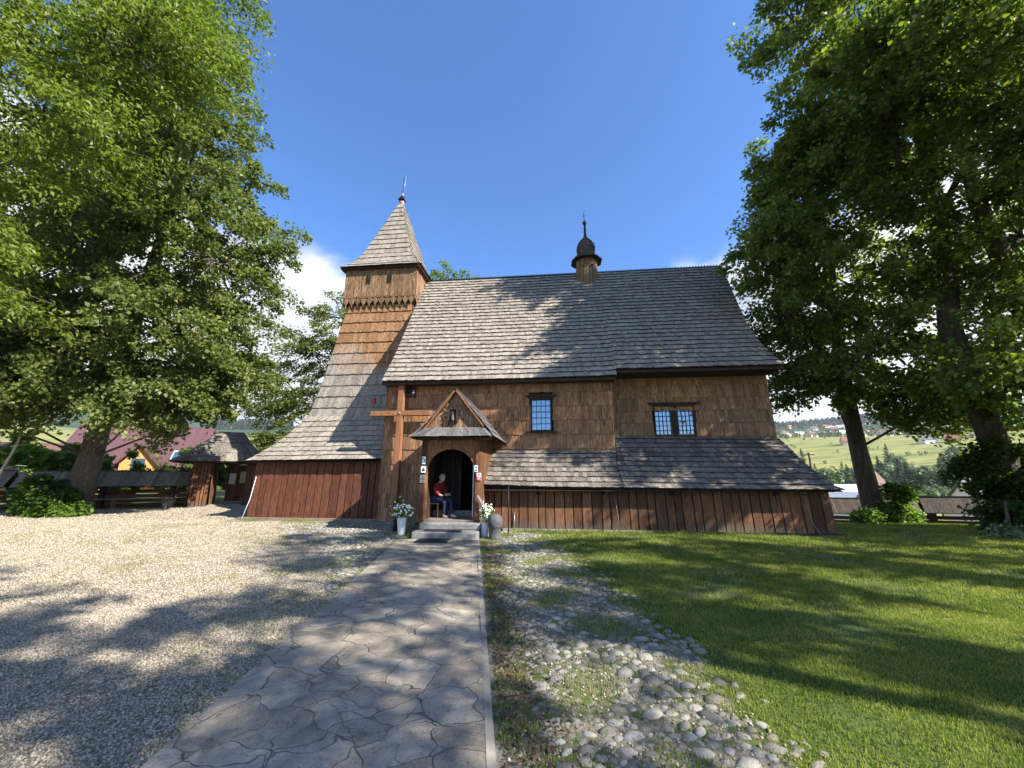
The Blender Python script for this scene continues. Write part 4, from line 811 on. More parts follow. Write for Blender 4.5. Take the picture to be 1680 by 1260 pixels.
skin_obj('jumper', V_[:4] + [V_[6], V_[7], (.19, -.16, .64), V_[10], V_[11], (.19, .145, .64), (.065, 0, .965)], [(0, 1), (1, 2), (2, 3), (3, 4), (4, 5), (5, 6), (3, 7), (7, 8), (8, 9), (3, 10)], [.145, .142, .148, .135, .098, .07, .052, .098, .07, .052, .072], 'red_jumper', PE)
skin_obj('trousers', [(0, 0, .52)] + [V_[k] for k in (14, 15, 16, 18, 19, 20)], [(0, 1), (1, 2), (2, 3), (0, 4), (4, 5), (5, 6)], [.138, .105, .078, .062, .105, .078, .062], 'navy_cloth', PE)
for s_ in ((.34, -.11), (.46, .10)):
    skin_obj('shoe', [(s_[0] - .04, s_[1], .045), (s_[0] + .08, s_[1], .04), (s_[0] + .17, s_[1], .03)], [(0, 1), (1, 2)], [(.045, .045), (.045, .04), (.038, .028)], 'shoe_grey', PE, 1)
for s_, (hx, hy) in ((-1, (.30, -.08)), (1, (.30, .05))):
    vv = [(hx, hy, .63), (hx + .05, hy - s_ * .01, .632)]; ee = [(0, 1)]; rr = [(.022, .03), (.018, .034)]
    for j in range(4):
        oy = hy + (-.03 + .02 * j); L_ = (.055, .065, .06, .045)[j]; b0 = len(vv); vv += [(hx + .075, oy, .632), (hx + .075 + L_ * .6, oy - s_ * .004, .622), (hx + .075 + L_ * .85, oy - s_ * .006, .604)]; ee += [(1, b0), (b0, b0 + 1), (b0 + 1, b0 + 2)]; rr += [.009, .0085, .0075]
    b0 = len(vv); vv += [(hx + .03, hy - s_ * .035, .645), (hx + .06, hy - s_ * .05, .652)]; ee += [(0, b0), (b0, b0 + 1)]; rr += [.010, .0085]
    skin_obj('hand', vv, ee, rr, 'skin', PE, 1)
o = MB(); o.box(-.045, .045, -.09, .09, -.004, .004, bev=.002); o = o.build('leaflet', 'sticker_white'); o.matrix_world = PE.matrix_basis @ Matrix.Translation((.37, -.015, .655)) @ Matrix.Rotation(R(-25), 4, 'Y'); tag(o, 'small white leaflet held in the hands of the seated person', 'leaflet')
o = MB(); o.box(-.17, .17, -.22, .25, .36, .40, bev=.01); o.box(-.15, -.11, -.2, -.16, 0, .36); o.box(.11, .15, -.2, -.16, 0, .36); o.box(-.15, -.11, .18, .22, 0, .36); o.box(.11, .15, .18, .22, 0, .36); o = o.build('stool', 'dark_wood'); o.matrix_world = PE.matrix_basis @ Matrix.Translation((.02, 0, 0)); tag(o, 'dark wooden stool under the seated person in the porch', 'stool')

# ------------------------------------------------------------------ fences with shingled caps
def log_fence(A, B, h, label, zf=0, roof='dark_shingle'):
    A, B = Vector((*A, 0)), Vector((*B, 0)); c = (A + B) / 2; d = (B - A); L = d.length; an = math.atan2(d.y, d.x); base = hz(c.x, c.y)
    o = empty('log_fence', (c.x, c.y, base), label, 'fence', 'low log fences with shingled roofs around the churchyard', rz=an); hl = L / 2; k0 = h / 1.65
    slope = (hz(B.x, B.y) - hz(A.x, A.y)) / L
    mb = MB(); n = 4; zt = .95 * k0
    for i in range(n):
        z = .10 + i * (zt - .12) / n; r_ = (zt - .12) / n * .42
        mb.tube([(-hl, 0, z - slope * hl), (0, random.uniform(-.02, .02), z), (hl, 0, z + slope * hl)], [r_, r_ * .95, r_], 8, jit=.06)
    mb.build('rails', 'fence_log', o)
    x = -hl + .3
    while x < hl: mb = MB(); mb.box(x - .10, x + .10, -.15, .15, -.2 + slope * x, 1.5 * k0 + slope * x, bev=.015); mb.build('post', 'dark_wood', o); x += 2.6
    mb = MB()
    zz = lambda x, z: z + slope * x
    w_ = .42 * k0 + .08
    shingles(mb, [(-hl, -w_, zz(-hl, .95 * k0)), (-hl, 0, zz(-hl, 1.65 * k0))], [(hl, -w_, zz(hl, .95 * k0)), (hl, 0, zz(hl, 1.65 * k0))], 1, .14, th=.02, over=0, jit=.02)
    shingles(mb, [(hl, w_, zz(hl, .95 * k0)), (hl, 0, zz(hl, 1.65 * k0))], [(-hl, w_, zz(-hl, .95 * k0)), (-hl, 0, zz(-hl, 1.65 * k0))], 1, .14, th=.02, over=0, jit=.02)
    mb.beam((-hl, 0, zz(-hl, 1.67 * k0)), (hl, 0, zz(hl, 1.67 * k0)), .09, .04, 1)
    mb.build('shingled_cap', [roof, 'dark_wood'], o); return o
log_fence((-29.5, 14.6), (-21.9, 17.45), 1.65, 'log fence with shingled cap behind the left bench, at the left edge')
log_fence((-21.7, 17.5), (-15.9, 19.75), 1.65, 'log fence with shingled cap between the big left tree and the gatehouse')
log_fence((13.0, 18.6), (17.0, 16.9), 1.45, 'dark log fence between the church corner and the right hand tree', roof='cap_shingle')  # right-hand fences: darker cap shingle holds their shade in its colour
log_fence((17.1, 16.85), (20.6, 14.6), 1.45, 'dark log fence right of the trunk, with light showing between its rails', roof='cap_shingle')
log_fence((20.7, 14.5), (25.0, 9.5), 1.45, 'dark log fence hidden behind the shrubs at the right edge', roof='cap_shingle')

# ------------------------------------------------------------------ gatehouse
GH = empty('lych_gate', (-14.75, 20.3, 0), 'small shingle-roofed wooden gatehouse with posters, left of the church', 'gatehouse', rz=R(29))
def gq(hx, hy, z, x0=0, y0=0): return [(x0 - hx, y0 - hy, z), (x0 + hx, y0 - hy, z), (x0 + hx, y0 + hy, z), (x0 - hx, y0 + hy, z)]
mb = MB()
gp = [(1.95, 1.7, 2.08), (1.45, 1.25, 2.45), (.95, .7, 2.98), (.55, .12, 3.62)]
for s_ in range(4): shingles(mb, [gq(*a)[s_] for a in gp], [gq(*a)[(s_ + 1) % 4] for a in gp], 3, .16, th=.03, over=.2)
mb.beam((-.56, 0, 3.63), (.56, 0, 3.63), .12, .06, 1); mb.box(-1.85, 1.85, -1.6, 1.6, 2.04, 2.07, 1); mb.build('roof', ['dark_shingle', 'dark_wood'], GH)
for x0, x1, y0, y1 in ((-1.15, -.42, -1.0, .7), ):
    mb = MB(); mb.box(x0 + .04, x1 - .04, y0 + .04, y1 - .04, 0, 2.05, 1)
    for s_ in range(4):
        qq = [(x0, y0), (x1, y0), (x1, y1), (x0, y1)]; planks(mb, qq[s_], qq[(s_ + 1) % 4], 0, 2.05, .16, th=.03, lean=.08)
    mb.build('side_wall', ['plank', 'dark_wood'], GH)
mb = MB(); planks(mb, (.05, .7), (1.3, .7), .12, 1.95, .2, th=.04); mb.box(.05, 1.3, .72, .78, .12, 1.95, 1); mb.box(.98, 1.35, -.9, .7, 0, 2.05, 0, bev=.03); d_ = mb.build('door_panel', ['plank', 'dark_wood'], GH)
mb = MB(); mb.box(.14, .42, .62, .65, 1.0, 1.55); mb.box(.15, .41, .615, .619, 1.1, 1.45); mb.build('poster', 'poster', GH)
mb = MB(); mb.box(.60, .96, .62, .65, 1.05, 1.65); mb.build('poster', 'poster_map', GH)
mb = MB(); mb.box(-.4, .98, -1.1, 1.2, .0, .08, bev=.02); mb.build('threshold', 'pale_stone', GH)
FP = empty('flower_pot', (-16.05, 18.75, 0), 'round pale flower pot with a small plant beside the gatehouse', 'flower pot')
mb = MB(); mb.lathe((0, 0, 0), [(.16, 0), (.2, .03), (.27, .28), (.29, .34), (.26, .34)], 14); mb.build('pot', 'pale_stone', FP); flowers('f', 3, (0, 0, .55), (.22, .22, .22), 0, FP)
def bench(loc, L, rz, label, post=None):
    o = empty('bench', (*loc, 0), label, 'bench', rz=rz); mb = MB(); mb.box(-L / 2, L / 2, -.14, .14, .42, .47, bev=.01); mb.build('seat', 'bench_wood', o)
    n = max(2, int(L / 1.6) + 1)
    for k in range(n):
        x = -L / 2 + .25 + (L - .5) * k / (n - 1); mb = MB(); mb.beam((x, -.12, 0), (x - .05, -.04, .42), .06, .09); mb.beam((x, .12, 0), (x + .0, .04, .42), .06, .09); mb.build('leg', 'bench_wood', o)
bench((-20.2, 14.9), 4.0, R(18), 'long low plank bench at the left edge beside the thin sapling')
bench((-17.6, 17.75), 4.2, R(21), 'low plank bench in front of the fence beside the gatehouse')

# ------------------------------------------------------------------ trees
def tube_np(pts, rads, n=8):
    mb = MB(); mb.tube(pts, rads, n, jit=.05); return mb
def leaf_cloud(name, B, n_per, size, mat, parent, aspect=.55, droop=.25, upb=.75, fold=.18, hang=0):
    """B: (K,9) bough centre, direction, length, width, thickness"""
    K = len(B); n = K * n_per; i = np.repeat(np.arange(K), n_per); b_ = B[i]; c, d = b_[:, :3], b_[:, 3:6]; L, W, T = b_[:, 6], b_[:, 7], b_[:, 8]
    up = np.array([0, 0, 1.]); sd_ = np.cross(d, up); sd_ /= np.linalg.norm(sd_, axis=1)[:, None] + 1e-6; nn = np.cross(sd_, d)
    a = rng.beta(1.6, 1.3, n) * 1.1 - .5; tap = np.clip(1.15 - np.abs(a) * 1.3, .25, 1)
    p = c + d * (a * L)[:, None] + sd_ * (rng.normal(0, .42, n) * W * tap)[:, None] + nn * (rng.normal(0, .4, n) * T)[:, None]
    p[:, 2] -= droop * L * (a + .5) ** 2
    nrm = rng.normal(0, 1, (n, 3)) * (1 - upb) * 1.6 + up * upb + d * .35; nrm /= np.linalg.norm(nrm, axis=1)[:, None]
    t = d + rng.normal(0, .8, (n, 3)); t[:, 2] -= .35 + hang; t -= nrm * (t * nrm).sum(1)[:, None]; t /= np.linalg.norm(t, axis=1)[:, None] + 1e-6
    s_ = np.cross(nrm, t); l = (size * rng.uniform(.7, 1.25, n))[:, None]; w = l * aspect
    v = np.stack([p, p + t * l * .45 + s_ * w * .5 + nrm * l * fold, p + t * l - nrm * l * .08, p + t * l * .45 - s_ * w * .5 + nrm * l * fold], 1)
    return np_obj(name, v.reshape(-1, 3), np.arange(n * 4).reshape(n, 4), mat, parent)
def tree(label, base, trunk, rads, lobes, n_per, size, mat, cat='tree', name='broadleaf_tree', group=None, bl=(1.1, 1.9), bw=.55, bt=.20, bark='bark', aspect=.6, hang=0, droop=.25, branch=3, upb=.75, keep=None, flare=True, down=-.12):
    """trunk: world points; lobes: (cx,cy,cz, rx,ry,rz, nboughs)"""
    o = empty(name, base, label, cat, group); bx, by, bz = base; off = Vector(base)
    tp = [Vector(p) - off for p in trunk]; mb = MB()
    if flare: 
        nt = 14; r0 = rads[0]; d0 = (tp[1] - tp[0]); pts = [tp[0] + d0 * 0 + Vector((0, 0, -.15)), tp[0] + d0 * .06, tp[0] + d0 * .18] + tp[1:]; rr = [r0 * 1.6, r0 * 1.2, r0 * 1.04] + list(rads[1:])
        mb.tube(pts, rr, nt, jit=.07)
    else: mb.tube(tp, rads, 10, jit=.05)
    B = []
    for (cx_, cy_, cz_, rx, ry, rz__, nb) in lobes:
        C = Vector((cx_, cy_, cz_)) - off
        # limb from trunk to the lobe
        k = min(range(len(tp)), key=lambda q_: abs(tp[q_].z - (C.z - .45 * (C - tp[q_]).length))); s0 = tp[k]; r0 = rads[min(k, len(rads) - 1)]
        m_ = s0.lerp(C, .5) + Vector((random.uniform(-.3, .3), random.uniform(-.3, .3), -.12 * (C - s0).length + random.uniform(0, .4)))
        rl = (min(r0 * .38, .10) + .015) * (.45 if C.z + off.z < 6.2 else 1); mb.tube([s0, m_, C], [rl, rl * .7, rl * .4], 7, jit=.08)
        for j in range(nb):
            while True:
                q_ = np.array([random.gauss(0, 1) for _ in range(3)]); q_ /= np.linalg.norm(q_); r_ = random.random() ** (1 / 2.6)
                if r_ < .45 and random.random() < .6: continue
                break
            if random.random() < .12: r_ = random.uniform(1, 1.3)
            p = C + Vector((q_[0] * rx, q_[1] * ry, q_[2] * rz__)) * r_
            pw = p + off
            if keep and not keep(pw): continue
            ax = p - Vector((tp[k].x, tp[k].y, C.z - rz__ * .3)); d = ax.normalized(); d.z = d.z * .5 + down; d.x += random.uniform(-.35, .35); d.y += random.uniform(-.35, .35); d.normalize()
            L_ = random.uniform(*bl); B.append((*p, *d, L_, bw * random.uniform(.7, 1.3) * L_ * .75, bt * random.uniform(.7, 1.3) * L_))
            if j % branch == 0: mb.tube([C.lerp(p, random.uniform(0, .3)), C.lerp(p, .6) + Vector((0, 0, random.uniform(-.2, .3))), p + d * L_ * .3], [.045, .028, .010], 4, cap=False)
    mb.build('trunk', bark, o); leaf_cloud('crown', np.array(B), n_per, size, mat, o, aspect=aspect, hang=hang, droop=droop, upb=upb); return o
# church box keep-out for crowns
def outside(p):
    q_ = CM.inverted() @ p
    if -9.8 < q_.x < -3.9 and -.4 < q_.y < 7.5 and q_.z < 16: return False
    return not (-5 < q_.x < 9.3 and -2.2 < q_.y < 7.5 and q_.z < 4.6 + 1.505 * (min(q_.y, 6.6 - q_.y) + 1.6))
# big left linden
tree('huge spreading linden with a thick trunk on the left by the fence', (-17.5, 16.1, 0), [(-17.5, 16.1, 0), (-17.3, 16.1, 2.2), (-17.1, 16.0, 4.6), (-16.6, 15.8, 8), (-15.8, 15.6, 13), (-15.6, 15.5, 18)], [.44, .38, .35, .30, .2, .1],
     [(-13.2, 14.6, 7.0, 2.9, 2.8, 2.2, 102), (-12.6, 14.8, 10.6, 3.0, 2.8, 2.7, 115), (-14.4, 14.5, 14.4, 3.0, 3.0, 3.1, 115), (-15.8, 14.8, 19.0, 3.2, 3, 3.6, 108), (-17.5, 15.2, 23.5, 3, 3, 3.0, 65),
      (-17.0, 13.6, 9.6, 3.2, 2.6, 2.8, 108), (-17.4, 13.6, 6.0, 3.0, 2.2, 2.0, 90), (-14.0, 14.9, 4.6, 2.9, 2.0, 1.4, 102), (-18.2, 13.2, 4.4, 2.6, 1.6, 1.2, 72), (-21.5, 14.0, 4.6, 2.6, 1.8, 1.4, 65), (-11.8, 15.2, 5.4, 1.8, 1.6, 1.5, 42), (-19.8, 14.8, 7.4, 3.0, 2.6, 2.6, 83), (-20.2, 15.2, 12.6, 3.4, 3.0, 3.4, 102), (-17.4, 14.4, 14.6, 3.0, 2.6, 3.2, 97), (-20.5, 15.5, 18.5, 3.5, 3, 3.6, 83)],
     165, .15, 'linden_leaf', aspect=.72, bl=(.7, 1.6), bt=.36, bw=.6, upb=.55, keep=outside)
# ash reaching in from the top left
tree('bright green ash overhanging from the top left corner, nearer than the linden', (-17.8, 8.6, 0), [(-17.8, 8.6, 0), (-17.4, 8.6, 4), (-16.2, 8.8, 9), (-15.2, 8.9, 14), (-14.6, 9, 18)], [.42, .34, .27, .2, .1],
     [(-13.4, 9.0, 11.4, 2.5, 2.0, 2.0, 62), (-11.6, 9.3, 14.3, 2.6, 2.0, 2.0, 62), (-14.4, 9.0, 15.2, 2.6, 2.2, 2.2, 50), (-11.3, 9.6, 17.4, 2.2, 2, 2.0, 46), (-14.0, 8.8, 6.9, 1.6, 1.5, 1.3, 26), (-13.0, 9.2, 18.6, 3, 2.2, 2.2, 40), (-10.4, 9.9, 15.2, 1.4, 1.4, 1.4, 22), (-15.6, 9, 9, 1.8, 1.6, 1.8, 30)],
     150, .17, 'ash_leaf', aspect=.36, upb=.6, bt=.32, hang=.2, droop=.3, down=-.2, bl=(1.2, 2.1))
# right side trees
tree('straight dark-trunked maple just right of the church, its crown over the roof end', (13.5, 15.0, -.28), [(13.5, 15.0, -.28), (13.35, 15.0, 2.5), (13.2, 14.9, 5.5), (13.2, 14.6, 9), (13.5, 14.4, 13)], [.32, .27, .24, .18, .1],
     [(11.0, 13.6, 6.4, 2.2, 1.9, 1.5, 51), (10.3, 13.2, 9.2, 2.4, 2.0, 1.9, 69), (10.6, 12.3, 12.6, 1.3, 1.3, 1.5, 40), (12.2, 13.2, 12.2, 2.9, 2.3, 2.4, 73), (13.4, 13.6, 8.6, 2.6, 2.2, 2.4, 69), (14.8, 13.8, 5.4, 2.5, 2.0, 1.6, 51), (14.6, 13.8, 15.6, 2.8, 2.3, 2.6, 51), (11.3, 13.4, 4.8, 1.9, 1.6, 1.0, 34), (9.4, 12.6, 9.6, 1.6, 1.4, 1.4, 29), (9.9, 13.0, 7.2, 1.3, 1.3, 1.2, 22), (14.6, 13.0, 3.9, 2.2, 1.6, .9, 34)],
     150, .145, 'maple_leaf', aspect=.8, bl=(.7, 1.6), bt=.34, upb=.6, keep=outside)
tree('big forked maple with a dark trunk rising from the shrubs at the right edge', (14.6, 11.4, -.1), [(14.6, 11.4, -.1), (14.2, 11.5, 3), (14.0, 11.6, 6), (14.3, 11.3, 10), (14.4, 11.2, 14), (14.0, 11, 18)], [.34, .30, .27, .22, .16, .08],
     [(13.9, 10.2, 5.2, 2.2, 1.7, 1.5, 47), (15.5, 10.4, 8.6, 2.6, 2.0, 2.4, 64), (11.9, 10.6, 14.4, 2.2, 2.0, 2.6, 69), (10.4, 10.8, 17.6, 1.6, 1.6, 2.2, 47), (13.0, 10.2, 11.0, 2.2, 1.8, 1.9, 56), (14.4, 9.8, 15.0, 2.8, 2.2, 3.0, 69), (12.6, 10.6, 18.6, 2.4, 2.0, 2.4, 51), (10.9, 8.9, 13.3, 1.7, 1.6, 1.4, 42), (12.7, 9.2, 13.6, 1.9, 1.7, 1.6, 46), (11.7, 7.0, 12.3, 1.5, 1.4, 1.2, 30), (13.4, 11.2, 8.0, 1.7, 1.5, 1.4, 36), (11.0, 11.3, 11.8, 1.8, 1.5, 1.6, 36)],
     150, .14, 'maple_leaf', aspect=.8, bl=(.7, 1.6), bt=.34, upb=.6, keep=outside)
tree('leaning grey-barked maple at the right edge, its trunk slanting up to the left', (17.5, 11.0, -.1), [(17.5, 11.0, -.1), (16.6, 10.9, 2.6), (15.2, 10.6, 6.2), (14.2, 10.2, 9.5), (13.5, 9.6, 13)], [.34, .30, .26, .2, .1],
     [(13.6, 7.3, 10.6, 1.9, 1.8, 1.5, 40), (15.6, 8.6, 5.6, 2.2, 1.7, 1.6, 43), (14.4, 8.0, 9.6, 2.2, 1.8, 2.0, 51), (12.6, 8.4, 12.8, 2.2, 1.8, 2.0, 43), (13.6, 8.8, 3.6, 1.6, 1.2, 1.0, 30), (12.4, 9.4, 4.4, 1.4, 1.2, .9, 22), (14.6, 9.0, 2.6, 1.6, 1.2, .9, 30)],
     150, .13, 'maple_leaf', aspect=.8, bl=(.7, 1.6), bt=.34, upb=.6)
# trees out of frame on the sun side whose shade falls over the lawn and path
def shade(gx, gy, z, rr, nb): return (gx + 1.138 * z, gy - .683 * z, z, rr, rr, rr * .7, nb)
for lab, bs, hh, lob in (('maple standing right of the camera, shading the lawn', (15.5, 3.5), 7, [(14.9, 6.0, 9.6, 2.0, 1.9, 1.3, 34), shade(5.4, 7.6, 9, 1.4, 12), shade(7.8, 9.8, 8.5, 1.9, 18), shade(8.2, 6.2, 9.5, 1.2, 8), shade(2.9, 7.2, 11.5, 1.4, 11), shade(4.4, 9.0, 12.5, 1.1, 7)]),
                         ('maple behind the camera on the right, shading the path', (13.5, -3.0), 8, [shade(-1.2, 8.6, 11, 1.4, 12), shade(-1.0, 5.8, 10.5, 1.1, 7), shade(.7, 4.3, 10, 1.2, 9), shade(-.7, 3.2, 11.5, .9, 6), shade(3.7, 3.0, 9, .9, 8), shade(5.8, 3.4, 8.5, 1.0, 6), shade(2.1, 4.6, 10.5, .8, 7), shade(1.8, 9.0, 11.5, 1.1, 9), shade(-3.6, 8.6, 13.5, 1.5, 13), shade(1.6, 6.2, 12, 1.1, 9), shade(-4.6, 10.6, 14, 1.2, 9)]),
                         ('linden behind the camera, shading the gravel', (10.5, -8.0), 9, [shade(-4.2, 3.7, 12, 1.5, 15), shade(-6.3, 4.8, 13, 1.1, 9), shade(-2.6, 2.9, 10.5, 1.0, 8), shade(-9.2, 6.0, 14, .9, 6), shade(-2.9, 5.4, 13.5, .8, 6)])):
    tree(lab, (*bs, 0), [(*bs, 0), (*bs, hh * .5), (bs[0] - .3, bs[1], hh), (bs[0] - .5, bs[1], hh + 3)], [.24, .2, .13, .06], lob, 120, .17, 'maple_leaf', aspect=.85, group='shade trees beside the camera')
# behind the church
tree('light green tree behind the tower and skirt roof, seen left of the church', (-12.2, 27, 0), [(-12.2, 27, 0), (-12.3, 27, 4), (-12.6, 27, 8)], [.35, .28, .12],
     [(-14.6, 25.5, 6.8, 2.2, 2, 1.6, 48), (-13.8, 25.5, 9.8, 2.2, 2, 1.8, 48), (-12.0, 25.5, 12.2, 2.0, 2, 1.8, 36), (-10.2, 26, 9, 2.4, 2, 3, 40), (-15.4, 25, 5.6, 1.4, 1.4, .8, 14)], 110, .20, 'linden_leaf', aspect=.5, down=-.2)
tree('tree whose bright top shows above the ridge beside the tower', (-4.3, 26, 0), [(-4.3, 26, 0), (-4.2, 26, 8), (-4.2, 26, 13.5)], [.3, .22, .08], [(-4.1, 25.6, 13.3, 2.0, 1.5, 2.5, 45)], 130, .2, 'ash_leaf', aspect=.5)
# shrubs
def shrub(label, x, y, lobes, mat='bush_leaf', n=90, size=.11, name='shrub', group=None, cat='shrub', z0=None, n_per=None):
    b_ = hz(x, y) if z0 is None else z0
    return tree(label, (x, y, b_), [(x, y, b_), (x, y, b_ + .4), (x + .05, y, b_ + .9)], [.05, .04, .02], [(x + a, y + c, b_ + d, e, f_, g_, k) for a, c, d, e, f_, g_, k in lobes], n_per or n, size, mat, cat=cat, name=name, group=group, bl=(.35, .7), bw=.8, bt=.4, aspect=.8, flare=False, down=-.1)
shrub('bright leafy shrub growing at the foot of the maple trunk right of the church', 13.6, 14.3, [(.0, 0, .45, .22, .3, .3, 22), (-1.15, -.1, .3, .25, .3, .2, 16), (.15, -.1, 1.0, .2, .25, .35, 20), (.4, 0, .35, .25, .2, .15, 10)], size=.13)
shrub('dense dark shrub at the right edge under the leaning trunk', 13.9, 10.9, [(0, 0, .7, .9, .8, .7, 70), (1.2, .3, 1.2, 1.0, .9, 1.1, 80), (.2, .6, 1.7, .9, .8, .9, 60), (1.6, -.6, .6, .9, .7, .6, 50)], mat='dark_bush_leaf', size=.12)
shrub('low pale-leaved plant in the grass before the dark right hand shrub', 12.6, 10.3, [(0, 0, .16, .5, .25, .12, 26)], mat='pale_leaf', size=.08, name='variegated_plant', cat='plant', n_per=26)
shrub('leafy sapling shrub growing left of the big linden trunk', -17.75, 15.4, [(0, 0, .55, .8, .5, .5, 55), (-.7, .2, .9, .6, .5, .6, 40), (.5, 0, .25, .6, .4, .25, 30)], mat='dark_bush_leaf', size=.14)
shrub('bright green ground plant at the foot of the linden trunk', -17.0, 15.1, [(0, 0, .22, .9, .4, .2, 40)], size=.13, name='ground_plant', cat='plant')
shrub('bright green bush behind the fence left of the linden trunk', -24, 21, [(0, 0, 1.6, 2.2, 1, 1.4, 60), (-3, .5, 2.2, 2.4, 1, 1.8, 60), (2.6, .5, 1.5, 1.6, 1, 1.2, 40)], size=.2)
shrub('pale green bush at the left edge behind the fence', -30, 21, [(0, 0, 2.4, 2.8, 1, 2.2, 80)], size=.2)
shrub('green lilac bush behind the fence in front of the maroon roofed house', -18.6, 23.5, [(0, 0, 1.9, 1.5, 1, 1.3, 70), (1.4, 0, 1.5, 1.1, 1, 1.0, 45), (-1.3, 0, 1.3, 1, 1, .9, 35)], mat='linden_leaf', size=.17)
tree('round green tree behind the gatehouse roof', (-21, 36, 0), [(-21, 36, 0), (-21, 36, 3), (-21, 36, 4.5)], [.25, .2, .1], [(-21.6, 36, 4.2, 2.0, 1.6, 1.3, 45), (-19.6, 36, 3.6, 1.8, 1.4, 1.2, 40)], 110, .24, 'linden_leaf', aspect=.7)
# young sapling tied to a stake at the left edge
SP = empty('sapling', (-18.45, 14.1, 0), 'thin pale-trunked sapling leaning by the bench at the left edge', 'tree')
mb = MB(); mb.tube([(-.3, 0, 0), (.05, 0, 1.2), (.35, .1, 2.6), (.5, .1, 4.2)], [.05, .045, .035, .015], 8)
for a in range(9): 
    z = 1.7 + a * .27; x = .1 + .12 * (z - 1.2); an = a * 2.4; mb.tube([(x, 0, z), (x + .5 * math.cos(an), .5 * math.sin(an), z + .15), (x + .9 * math.cos(an), .9 * math.sin(an), z + .12)], [.014, .01, .005], 4)
mb.build('trunk', 'pale_bark', SP)
B = [(.2 + .5 * math.cos(a * 2.4), .5 * math.sin(a * 2.4), 1.85 + a * .27, math.cos(a * 2.4), math.sin(a * 2.4), 0, .9, .3, .12) for a in range(9)]; leaf_cloud('crown', np.array(B), 40, .10, 'bush_leaf', SP)

# ------------------------------------------------------------------ houses
def gable_house(label, x, y, w, d, h, rh, rz, wall, roofm, z=None, over=.5, cat='house', name='house', group=None, detail=None, base=0):
    z = hz(x, y) if z is None else z; o = empty(name, (x, y, z), label, cat, group, rz=R(rz)); a, b_ = w / 2, d / 2
    mb = MB(); mb.box(-a, a, -b_, b_, -3, h); mb.add([(-a, -b_, h), (-a, b_, h), (-a, 0, h + rh), (a, -b_, h), (a, b_, h), (a, 0, h + rh)], [(0, 2, 1), (3, 4, 5)]); mb.build('wall', wall, o)
    mb = MB(); e = over; sl = rh / b_
    for s_ in (-1, 1):
        p = [(-a - e, s_ * (b_ + e), h - e * sl), (a + e, s_ * (b_ + e), h - e * sl), (a + e, 0, h + rh + .05), (-a - e, 0, h + rh + .05)]
        mb.add(p + [(q[0], q[1], q[2] + .18) for q in p], [(0, 1, 2, 3), (7, 6, 5, 4), (0, 4, 5, 1), (1, 5, 6, 2), (2, 6, 7, 3), (3, 7, 4, 0)])
    if detail: detail(mb, a, b_, h, rh)
    r_ = mb.build('roof', roofm, o); return o, r_
def seams(mb, a, b_, h, rh):
    x = -a - .4
    while x < a + .5:
        mb.beam((x, -b_ - .5, h - .5 * rh / b_ + .2), (x, 0, h + rh + .25), .05, .07); x += .62
    for row in range(1, 6):
        t = row / 6
        for k in range(int(a * 2 / .62)):
            if random.random() < .6: x = -a + k * .62 + .3; mb.beam((x - .12, -b_ * (1 - t), h + rh * t + .2), (x + .12, -b_ * (1 - t), h + rh * t + .2), .04, .05)
ho, hr = gable_house('large house with a long maroon metal roof behind the left fence', -34.8, 37.2, 9, 9, 1.0, 4.8, 24, 'orange_wall', 'maroon_roof', detail=seams)
mb = MB(); mb.box(1.6, 2.6, -3.35, -3.2, 2.55, 3.65); 
f = MB(); f.add([(3.1, -2.9, 2.75), (4.0, -2.9, 2.75), (4.0, -2.15, 3.55), (3.1, -2.15, 3.55)], [(0, 1, 2, 3)]); f = f.build('roof_window', 'white_paint', ho); f.location = (-.3, -.32, .0)
g_ = MB(); g_.add([(3.18, -2.85, 2.82), (3.92, -2.85, 2.82), (3.92, -2.22, 3.48), (3.18, -2.22, 3.48)], [(0, 1, 2, 3)]); g_ = g_.build('pane', 'blue_glass', f); g_.location = (0, -.02, .02)
# dormer
mb = MB(); mb.box(-2.6, -.2, -4.75, -2.2, 1.0, 2.3); mb.add([(-2.6, -4.75, 2.3), (-.2, -4.75, 2.3), (-1.4, -4.75, 3.75)], [(0, 1, 2)]); dm = mb.build('dormer_wall', 'orange_wall', ho); dm.location.x = 2.6
mb = MB()
for s_ in (-1, 1): mb.beam((-1.4 + s_ * 1.75, -3.3, 1.95), (-1.4 + s_ * .0, -3.3, 3.85), 3.3, .12, up=(0, 1, 0)) if False else mb.add([(-1.4 + s_ * 1.6, -5.1, 1.95), (-1.4 + s_ * 1.6, -1.6, 1.95), (-1.4, -1.0, 3.88), (-1.4, -5.1, 3.88), (-1.4 + s_ * 1.6, -5.1, 2.1), (-1.4 + s_ * 1.6, -1.6, 2.1), (-1.4, -1.0, 4.03), (-1.4, -5.1, 4.03)], [(0, 1, 2, 3), (7, 6, 5, 4), (0, 4, 5, 1), (1, 5, 6, 2), (2, 6, 7, 3), (3, 7, 4, 0)])
mb.build('dormer_roof', 'maroon_roof', ho).location.x = 2.6
mb = MB(); mb.box(-1.85, -.95, -4.79, -4.74, 1.75, 2.75); mb.build('window', 'blue_glass', dm)
mb = MB(); mb.add([(-7.8, -7.6, .95), (-1.6, -7.6, .95), (-1.6, -4.6, 1.7), (-7.8, -4.6, 1.7), (-7.8, -7.6, 1.1), (-1.6, -7.6, 1.1), (-1.6, -4.6, 1.85), (-7.8, -4.6, 1.85)], [(0, 1, 2, 3), (7, 6, 5, 4), (0, 4, 5, 1), (1, 5, 6, 2), (2, 6, 7, 3), (3, 7, 4, 0)])
mb.build('lean_to_roof', 'maroon_roof', ho).location.x = 3; mb = MB(); mb.box(-7.5, -1.9, -7.2, -4.5, -1, .95); mb.build('lean_to_wall', 'orange_wall', ho).location.x = 3
